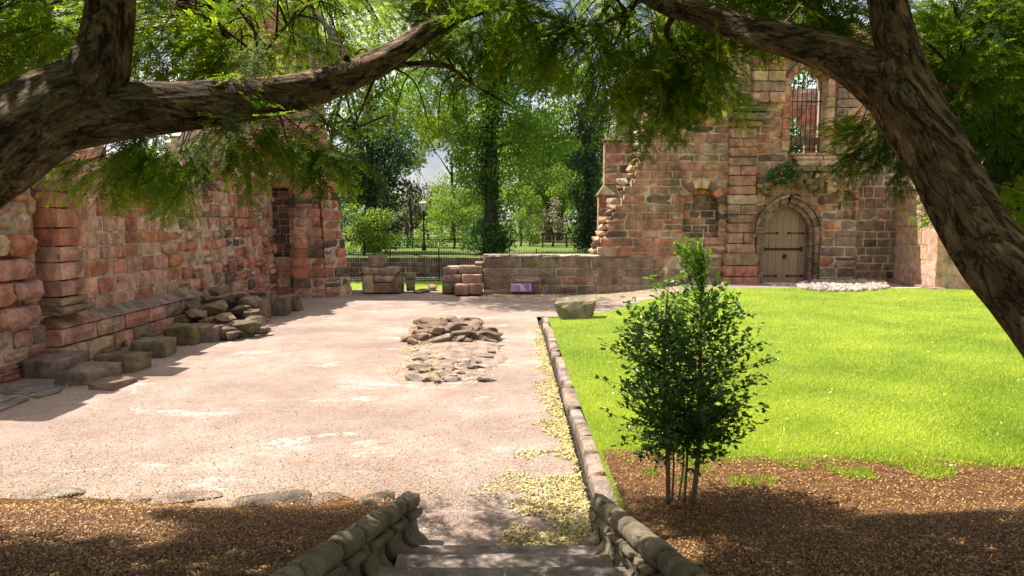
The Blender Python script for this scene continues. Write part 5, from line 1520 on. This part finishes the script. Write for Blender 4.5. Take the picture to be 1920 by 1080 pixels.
# left yew: trunk rises from the left edge, forks into an upright limb and a long horizontal limb
yl = [('trunk', [Vector((-4.6, 2.8, 0.3)), Vector((-3.9, 2.95, 1.3)), (-140, 375, 3.15), (-20, 290, 3.3), (75, 225, 3.4), (165, 175, 3.5)], [0.32, 0.28, 0.225, 0.205, 0.195, 0.165], 0.12),
      ('upright_limb', [(90, 240, 3.45), (170, 160, 3.5), (198, 80, 3.5), (210, -10, 3.45), (215, -160, 3.4)], [0.11, 0.145, 0.112, 0.102, 0.09], 0.12),
      ('long_limb', [(60, 250, 3.4), (140, 228, 3.48), (230, 210, 3.57), (340, 200, 3.75), (450, 188, 3.95), (560, 172, 4.2), (660, 140, 4.45), (735, 105, 4.65), (810, 55, 4.85), (880, 22, 5.0), (960, 12, 5.2), (1060, 40, 5.3)],
       [0.12, 0.138, 0.134, 0.124, 0.115, 0.110, 0.098, 0.082, 0.064, 0.046, 0.03, 0.012], 0.11),
      ('branch', [(690, 128, 4.55), (750, 122, 4.7), (830, 120, 4.9), (890, 160, 5.1), (960, 200, 5.2)], [0.03, 0.022, 0.016, 0.010, 0.005], 0.05),
      ('branch', [(650, 110, 4.4), (620, 60, 4.5), (580, 5, 4.6), (560, -60, 4.7)], [0.022, 0.017, 0.014, 0.010], 0.05),
      ('branch', [(470, 150, 4.0), (500, 90, 4.4), (545, 40, 4.7), (600, -10, 5.0)], [0.018, 0.014, 0.010, 0.006], 0.05),
      ('branch', [(700, 150, 4.5), (680, 200, 4.6), (655, 260, 4.7)], [0.012, 0.008, 0.003], 0.05),
      ('branch', [(420, 30, 5.0), (440, -10, 5.0), (460, -60, 5.0)], [0.05, 0.045, 0.04], 0.05),
      ('branch', [(330, 0, 4.6), (420, 60, 4.8), (430, 120, 4.8)], [0.04, 0.03, 0.012], 0.05)]
yew('left yew tree with a long pale horizontal limb reaching across the view', (-4.6, 2.8, 0.6), yl, cl_left,
    overhead(4300, -9.5, 0.5, -0.5, 4.3, 4.2, 5.6, 11) + overhead(1100, -11, 0, -7, 4.0, 6.0, 8.0, 12, 1.9), 31)
yr = [('trunk', [Vector((3.55, 3.0, 0.2)), (2120, 830, 3.15), (1972, 630, 3.2), (1843, 450, 3.28), (1760, 300, 3.38), (1695, 180, 3.45), (1672, 110, 3.45)], [0.25, 0.19, 0.152, 0.150, 0.138, 0.150, 0.125], 0.13),
      ('upright_limb', [(1695, 170, 3.45), (1682, 90, 3.42), (1665, 10, 3.4), (1650, -120, 3.35)], [0.12, 0.098, 0.088, 0.075], 0.1),
      ('long_limb', [(1712, 205, 3.48), (1645, 145, 3.5), (1570, 105, 3.6), (1490, 78, 3.7), (1400, 55, 3.85), (1310, 25, 4.0), (1240, 5, 4.2), (1180, -25, 4.5), (1080, -60, 4.9)], [0.14, 0.125, 0.098, 0.085, 0.075, 0.068, 0.058, 0.045, 0.02], 0.11),
      ('branch', [(1270, 20, 4.1), (1250, 60, 4.3), (1275, 95, 4.6), (1330, 98, 4.9)], [0.02, 0.016, 0.012, 0.006], 0.05),
      ('branch', [(1740, 160, 3.5), (1800, 165, 3.9), (1860, 150, 4.3), (1940, 150, 4.6)], [0.025, 0.018, 0.013, 0.008], 0.05),
      ('branch', [(1200, 0, 4.4), (1140, 40, 4.8), (1060, 50, 5.1), (960, 40, 5.4)], [0.02, 0.014, 0.009, 0.004], 0.05),
      ('branch', [(1190, 5, 4.4), (1150, 90, 4.9), (1120, 180, 5.2), (1130, 230, 5.3)], [0.014, 0.010, 0.007, 0.003], 0.05),
      ('branch', [(1800, 330, 3.4), (1870, 350, 3.7), (1940, 370, 4.0)], [0.02, 0.012, 0.006], 0.05)]
yew('right yew tree with a leaning trunk and an arching limb in front of the church', (3.55, 3.0, 0.6), yr, cl_right,
    overhead(1500, -1.5, 7.5, -0.5, 4.3, 4.2, 5.6, 23) + overhead(1100, 0, 11, -7, 4.0, 6.0, 8.0, 24, 1.9), 47)

# ------------------------------------------------------------------ holly sapling
random.seed(77)
hb = gr(1276, 938, 0.17)
holly = thing('holly_sapling', 'young multi-stemmed holly bush standing in the mulch at the lawn edge', 'bush', (hb.x, hb.y, 0.15))
def holly_leaf():
    out = []
    n = 10
    for i in range(n):
        a = 2 * math.pi * i / n
        r = 1.0 if i % 2 == 0 else 0.66
        out.append((0.5 + 0.5 * r * math.cos(a), 0.30 * r * math.sin(a), 0.05 * (1 if i % 2 == 0 else -1) + 0.08 * abs(math.sin(a))))
    V = [(0.5, 0, -0.03)] + out
    F = [(0, i + 1, (i + 1) % n + 1) for i in range(n)]
    return np.array(V), np.array(F)
HV, HF = holly_leaf()
def prof(z):                                           # half width (m) against height above the base
    pts = [(0.24, 0.2), (0.38, 0.5), (0.62, 0.60), (0.9, 0.63), (1.2, 0.63), (1.45, 0.56), (1.62, 0.40), (1.74, 0.26), (1.84, 0.15), (2.08, 0.11), (2.2, 0.08)]
    if z <= pts[0][0]: return 0.1
    for (a, x0), (b, x1) in zip(pts[:-1], pts[1:]):
        if z <= b: return x0 + (x1 - x0) * (z - a) / (b - a)
    return 0.01
stems = [((-0.10, 0, 0), (-0.12, 0.02, 0.7), (-0.16, 0, 1.3), (-0.14, 0, 1.75), 0.020), ((0.10, 0.0, 0), (0.14, 0.0, 0.6), (0.13, 0.02, 1.3), (0.13, 0, 2.2), 0.022), ((0.04, 0.03, 0), (0.05, 0.03, 0.6), (-0.02, 0.05, 1.1), (0.0, 0.05, 1.6), 0.011),
         ((-0.03, -0.03, 0), (0.0, -0.05, 0.3), (0.02, 0.0, 0.6), (0.05, -0.03, 1.2), 0.008), ((-0.06, 0.04, 0), (-0.07, 0.05, 0.5), (-0.3, 0.1, 1.0), (-0.36, 0.1, 1.4), 0.009)]
for (a, b, c, d, r) in stems:
    m = MB(); m.tube([hb + Vector(p) - Vector((0, 0, 0.03)) for p in (a, b, c, d)], [r, r * 0.9, r * 0.65, r * 0.25], 8, 0.1, 3, r * 99)
    m.build('stem', simple('holly_bark', (0.19, 0.14, 0.085), 0.3, 30) if 'holly_bark' not in bpy.data.materials else bpy.data.materials['holly_bark'], holly, True)
tw_ = MB(); LP, LD, LT = [], [], []
for k in range(430):
    z = random.uniform(0.28, 2.08) if random.random() > 0.25 else random.uniform(0.3, 1.6)
    st = stems[1] if z > 1.6 or random.random() < 0.5 else random.choice([stems[0], stems[2], stems[4]])
    if z > 1.72 and random.random() < 0.55: continue
    t = min(1, z * 0.85 / st[3][2])
    q = Vector(st[1]).lerp(Vector(st[2]), min(1, max(0, (z * 0.85 - st[1][2]) / max(0.1, st[2][2] - st[1][2])))) if z * 0.85 < st[2][2] else Vector(st[2]).lerp(Vector(st[3]), min(1, (z * 0.9 - st[2][2]) / (st[3][2] - st[2][2])))
    a = random.random() * 2 * math.pi
    w = prof(z) * random.uniform(0.45, 1.12)
    e = Vector((w * math.cos(a) + 0.02, w * math.sin(a) * 0.85, z + random.uniform(0.0, 0.1)))
    s = hb + q
    e = hb + e
    mid = s.lerp(e, 0.55) + Vector((0, 0, -0.03 + random.uniform(-.04, .04)))
    ax = tw_.tube([s, mid, e], [0.004, 0.0025, 0.001], 4, step=5)
    nl = int(11 + 18 * w)
    for i in range(nl):
        f = random.uniform(0.2, 1.03) ** 0.8
        p = ax[min(len(ax) - 1, int(f * (len(ax) - 1)))] + Vector((random.gauss(0, .018), random.gauss(0, .018), random.gauss(0, .018)))
        LP.append(p); LD.append((e - s).normalized() * 0.6 + Vector((random.gauss(0, .7), random.gauss(0, .7), random.gauss(0, .45)))); LT.append(z)
o = tw_.build('twigs', M_TWIG, holly, True); o['kind'] = 'stuff'
LP = np.array([tuple(p) for p in LP]); LD = np.array([tuple(p) for p in LD]); LT = np.array(LT)
young = LT + RNG.normal(0, 0.12, len(LT)) > 1.62  # top leaves that get the backlit green
for sel, mat, nm in ((~young, M_HOLLY, 'foliage'), (young, M_HOLLYTOP, 'backlit_foliage')):
    n = int(sel.sum())
    scatter(nm, HV, HF, LP[sel], frames(LD[sel], rand_dirs(n) * 0.8 + np.array([0, 0, 1.0])), RNG.uniform(0.04, 0.066, n), mat, holly)

# ------------------------------------------------------------------ grass, litter, mulch
def lawn_inside(x, y):
    return (x > KX + 0.13 + 0.07 * n2(x, y, 3.0)) and (y > lawn_edge(x) - 0.05) and y < 16.3 + 4.2 * sm(1.2, 5.5, x)
def blades(name, n, area, zf, h, w, ok, mat, label, far=True):
    x0, x1, y0, y1 = area
    xs, ys = [], []
    while len(xs) < n:
        if far:
            y = 1 / (1 / y1 + RNG.random() * (1 / y0 - 1 / y1))
        else:
            y = y0 + RNG.random() * (y1 - y0)
        x = x0 + RNG.random() * (min(x1, 0.82 * y + 0.4) - x0)
        if ok(x, y): xs.append(x); ys.append(y)
    P = np.array([(x, y, zf(x, y) - 0.004) for x, y in zip(xs, ys)])
    f = rand_dirs(n) * 0.85; f[:, 2] = 1.0
    hh = h * (0.5 + RNG.random(n)) * (0.75 + 0.02 * P[:, 1])
    wide = w * (1 + 0.10 * P[:, 1])
    bv = np.array([(0, -0.5, 0), (0, 0.5, 0), (1, 0, 0)], float)
    M = frames(f, rand_dirs(n) + 0.01)
    V = np.einsum('nij,nvj->nvi', M, bv[None] * np.stack([hh, wide, hh], 1)[:, None, :]) + P[:, None, :]
    F = np.arange(n * 3).reshape(-1, 3)
    g = np.array([mnoise.noise((p[0] * 1.1, p[1] * 1.1, 0)) for p in P])
    g2 = np.array([mnoise.noise((p[0] * 0.45, p[1] * 0.45, 8)) for p in P])
    rnd_ = np.clip(0.5 + 0.45 * g + 0.5 * g2 + RNG.normal(0, 0.25, n), 0, 1)
    me = np_mesh(name, V.reshape(-1, 3), F, mat, {'rnd': np.repeat(rnd_, 3)})
    o = link(name, me)
    return tag(o, label, 'grass', kind='stuff')
blades('grass', 190000, (KX + 0.1, 16, 5.4, 20.6), z_lawn, 0.045, 0.004, lawn_inside, M_GRASS, 'bright sunlit grass of the lawn')
blades('edge_weeds', 9000, (KX + 0.3, 6, 5.6, 7.2), z_lawn, 0.07, 0.007, lambda x, y: lawn_edge(x) - 0.6 < y < lawn_edge(x) + 0.3 and n2(x, y, 3.1) + 0.5 * n2(x, y, 7) > 0.12 + 0.35 * (lawn_edge(x) - y), M_GRASS, 'grass tufts straggling into the mulch')

FLAKE_V = np.array([(-.5, -.22, 0), (.5, -.14, .05), (.45, .2, -.02), (-.42, .24, .06)], float)
FLAKE_F = np.array([(0, 1, 2, 3)])
def flakes(name, pts, size, mat, label, cat, tilt=0.5, bv=FLAKE_V, lift=0.006, rnd=None):
    P = np.array(pts); n = len(P)
    P[:, 2] += lift + RNG.random(n) * 0.012
    f = rand_dirs(n); f[:, 2] *= tilt
    up = rand_dirs(n) * tilt + np.array([0, 0, 1.0])
    s = size[0] + (size[1] - size[0]) * RNG.random(n) ** 2
    o = scatter(name, bv, FLAKE_F, P, frames(f, up), s, mat, rnd=rnd)
    return tag(o, label, cat, kind='stuff')
pts = []
while len(pts) < 56000:
    y = 1 / (1 / 7.2 + random.random() * (1 / 2.4 - 1 / 7.2)); x = random.uniform(0.8, min(8, 0.82 * y + 0.6))
    if x < 0.86 and y < 5.05: continue
    if y > lawn_edge(x) + 0.2 * random.random(): continue
    pts.append((x, y, z_lawn(x, y) + 0.012))
flakes('bark_chippings', pts, (0.006, 0.022), M_CHIPS, 'scattered bark chips and dead leaves under the holly', 'mulch', 0.6, rnd=RNG.random(len(pts)) ** 1.5)
pts = []
while len(pts) < 56000:
    y = 1 / (1 / 5.9 + random.random() * (1 / 2.4 - 1 / 5.9)); x = random.uniform(-0.82 * y - 0.5, -0.84)
    if y > 5.75 + 0.25 * n2(x, 5, 0.8) - 0.25 * random.random(): continue
    pts.append((x, y, max(0.0, z_bedl(x, y) if y < 5.6 else 0)))
flakes('bark_mulch', pts, (0.006, 0.022), M_CHIPS, 'scattered bark chips and dead leaves on the left bank', 'mulch', 0.6, rnd=RNG.random(len(pts)) ** 1.5)
LIT_V = np.array([(-.5, 0, 0), (0, -.2, .06), (.5, 0, 0.02), (0, .2, .06)], float)
pts = []
while len(pts) < 11000:
    y = 1 / (1 / 15.5 + random.random() * (1 / 4.65 - 1 / 15.5)); t = abs(random.gauss(0, 1))
    wd = 0.16 + 0.42 * sm(8.5, 4.9, y)
    x = KX - 0.09 - t * wd
    if x < -0.62 and y < 5.1: continue
    if n2(x, y, 2.5) + 0.4 * n2(x, y, 9) < -0.55 + 0.42 * t: continue
    pts.append((x, y, 0.0))
flakes('fallen_leaves', pts, (0.022, 0.06), M_LITTER, 'pale yellow fallen leaves drifted along the kerb', 'leaves', 0.45, LIT_V)
pts = []
while len(pts) < 3800:
    x = random.uniform(-1.0, 5.5); y = 22.1 - abs(random.gauss(0, 0.45)) * (0.4 + 0.3 * max(0, x - 0.5)) * 0.8
    if y < 19: continue
    pts.append((x, y, 0.004 + 0.36 * sm(2.5, 6.5, x) if x > KX else 0.0))
flakes('wall_foot_leaves', pts, (0.04, 0.08), M_LITTER, 'yellow leaf litter at the foot of the low wall', 'leaves', 0.4, LIT_V)
pts = [(random.uniform(-5.5, 0.6), 1 / (1 / 16 + random.random() * (1 / 5 - 1 / 16)), 0.0) for _ in range(15000)]
flakes('gravel_litter', pts, (0.005, 0.026), leaf_material('gravel_bits', (0.12, 0.06, 0.035), (0.50, 0.36, 0.24), 0.0), 'bits of bark and leaf scattered over the gravel', 'litter', 0.4, rnd=RNG.random(len(pts)))
pts = []
while len(pts) < 2600:
    a = random.gauss(3.7, 1.1); r = min(1.15, random.gauss(0.75, 0.25))
    if n2(math.cos(a) * 3 * r, math.sin(a) * 3 * r, 1.3) < -0.1: continue
    x = cpt.x + 0.95 * r * math.cos(a); y = cpt.y + 2.1 * r * math.sin(a)
    pts.append((x, y, 0.012 + 0.10 * sm(1.1, 0.2, abs(x - cpt.x) + 0.35 * abs(y - cpt.y - 1))))
flakes('footing_leaves', pts, (0.02, 0.05), M_LITTER, 'yellow leaf litter caught round the footing stones', 'leaves', 0.4, LIT_V)
pts = [(random.uniform(-6.9, -5.9), random.uniform(9, 17), 0.0) for _ in range(900)]
flakes('wall_leaves', pts, (0.02, 0.05), M_LITTER, 'sparse leaf litter along the foot of the left wall', 'leaves', 0.4, LIT_V)

pts = []
while len(pts) < 1500:
    x = random.uniform(1.0, 9); y = 1 / (1 / 18 + random.random() * (1 / 5.8 - 1 / 18))
    if lawn_inside(x, y): pts.append((x, y, z_lawn(x, y) + 0.02))
flakes('lawn_leaves', pts, (0.015, 0.05), M_LITTER, 'dry fallen leaves sprinkled over the lawn', 'leaves', 0.6, LIT_V)

pts = []
while len(pts) < 9000:
    x = random.uniform(-5.5, 0.5); y = 5.5 + abs(random.gauss(0, 1.1))
    if x > -0.75 and y < 5.2: continue
    pts.append((x, y, 0.0))
flakes('orange_litter', pts, (0.006, 0.024), leaf_material('orange_bits', (0.22, 0.10, 0.04), (0.55, 0.36, 0.14), 0.0), 'orange leaf crumbs spread over the near edge of the gravel', 'litter', 0.4, rnd=RNG.random(len(pts)))
pts = []
while len(pts) < 15000:
    if random.random() < 0.62:
        x = random.uniform(1.0, 6.5); y = random.uniform(4.7, 6.9)
        if y > lawn_edge(x) + 0.15 * random.random() or random.random() > sm(4.7, 5.4, y): continue
        pts.append((x, y, z_lawn(x, y) + 0.02))
    else:
        x = random.uniform(-5.5, -0.9); y = random.uniform(4.6, 5.75)
        if random.random() > sm(4.7, 5.5, y): continue
        pts.append((x, y, max(0.0, z_bedl(x, y)) + 0.01))
flakes('sunlit_orange_leaves', pts, (0.006, 0.024), leaf_material('orange_leaves', (0.24, 0.10, 0.03), (0.60, 0.36, 0.10), 0.1), 'dry orange leaves whose colour adds sunlight to the edges of the mulch beds', 'leaves', 0.5, rnd=RNG.random(len(pts)))  # real litter, kept to the sunlit strips so its colour brightens them

for o in list(scn.objects):
    if o.parent is None and 'category' in o and 'kind' not in o: o['kind'] = 'thing'
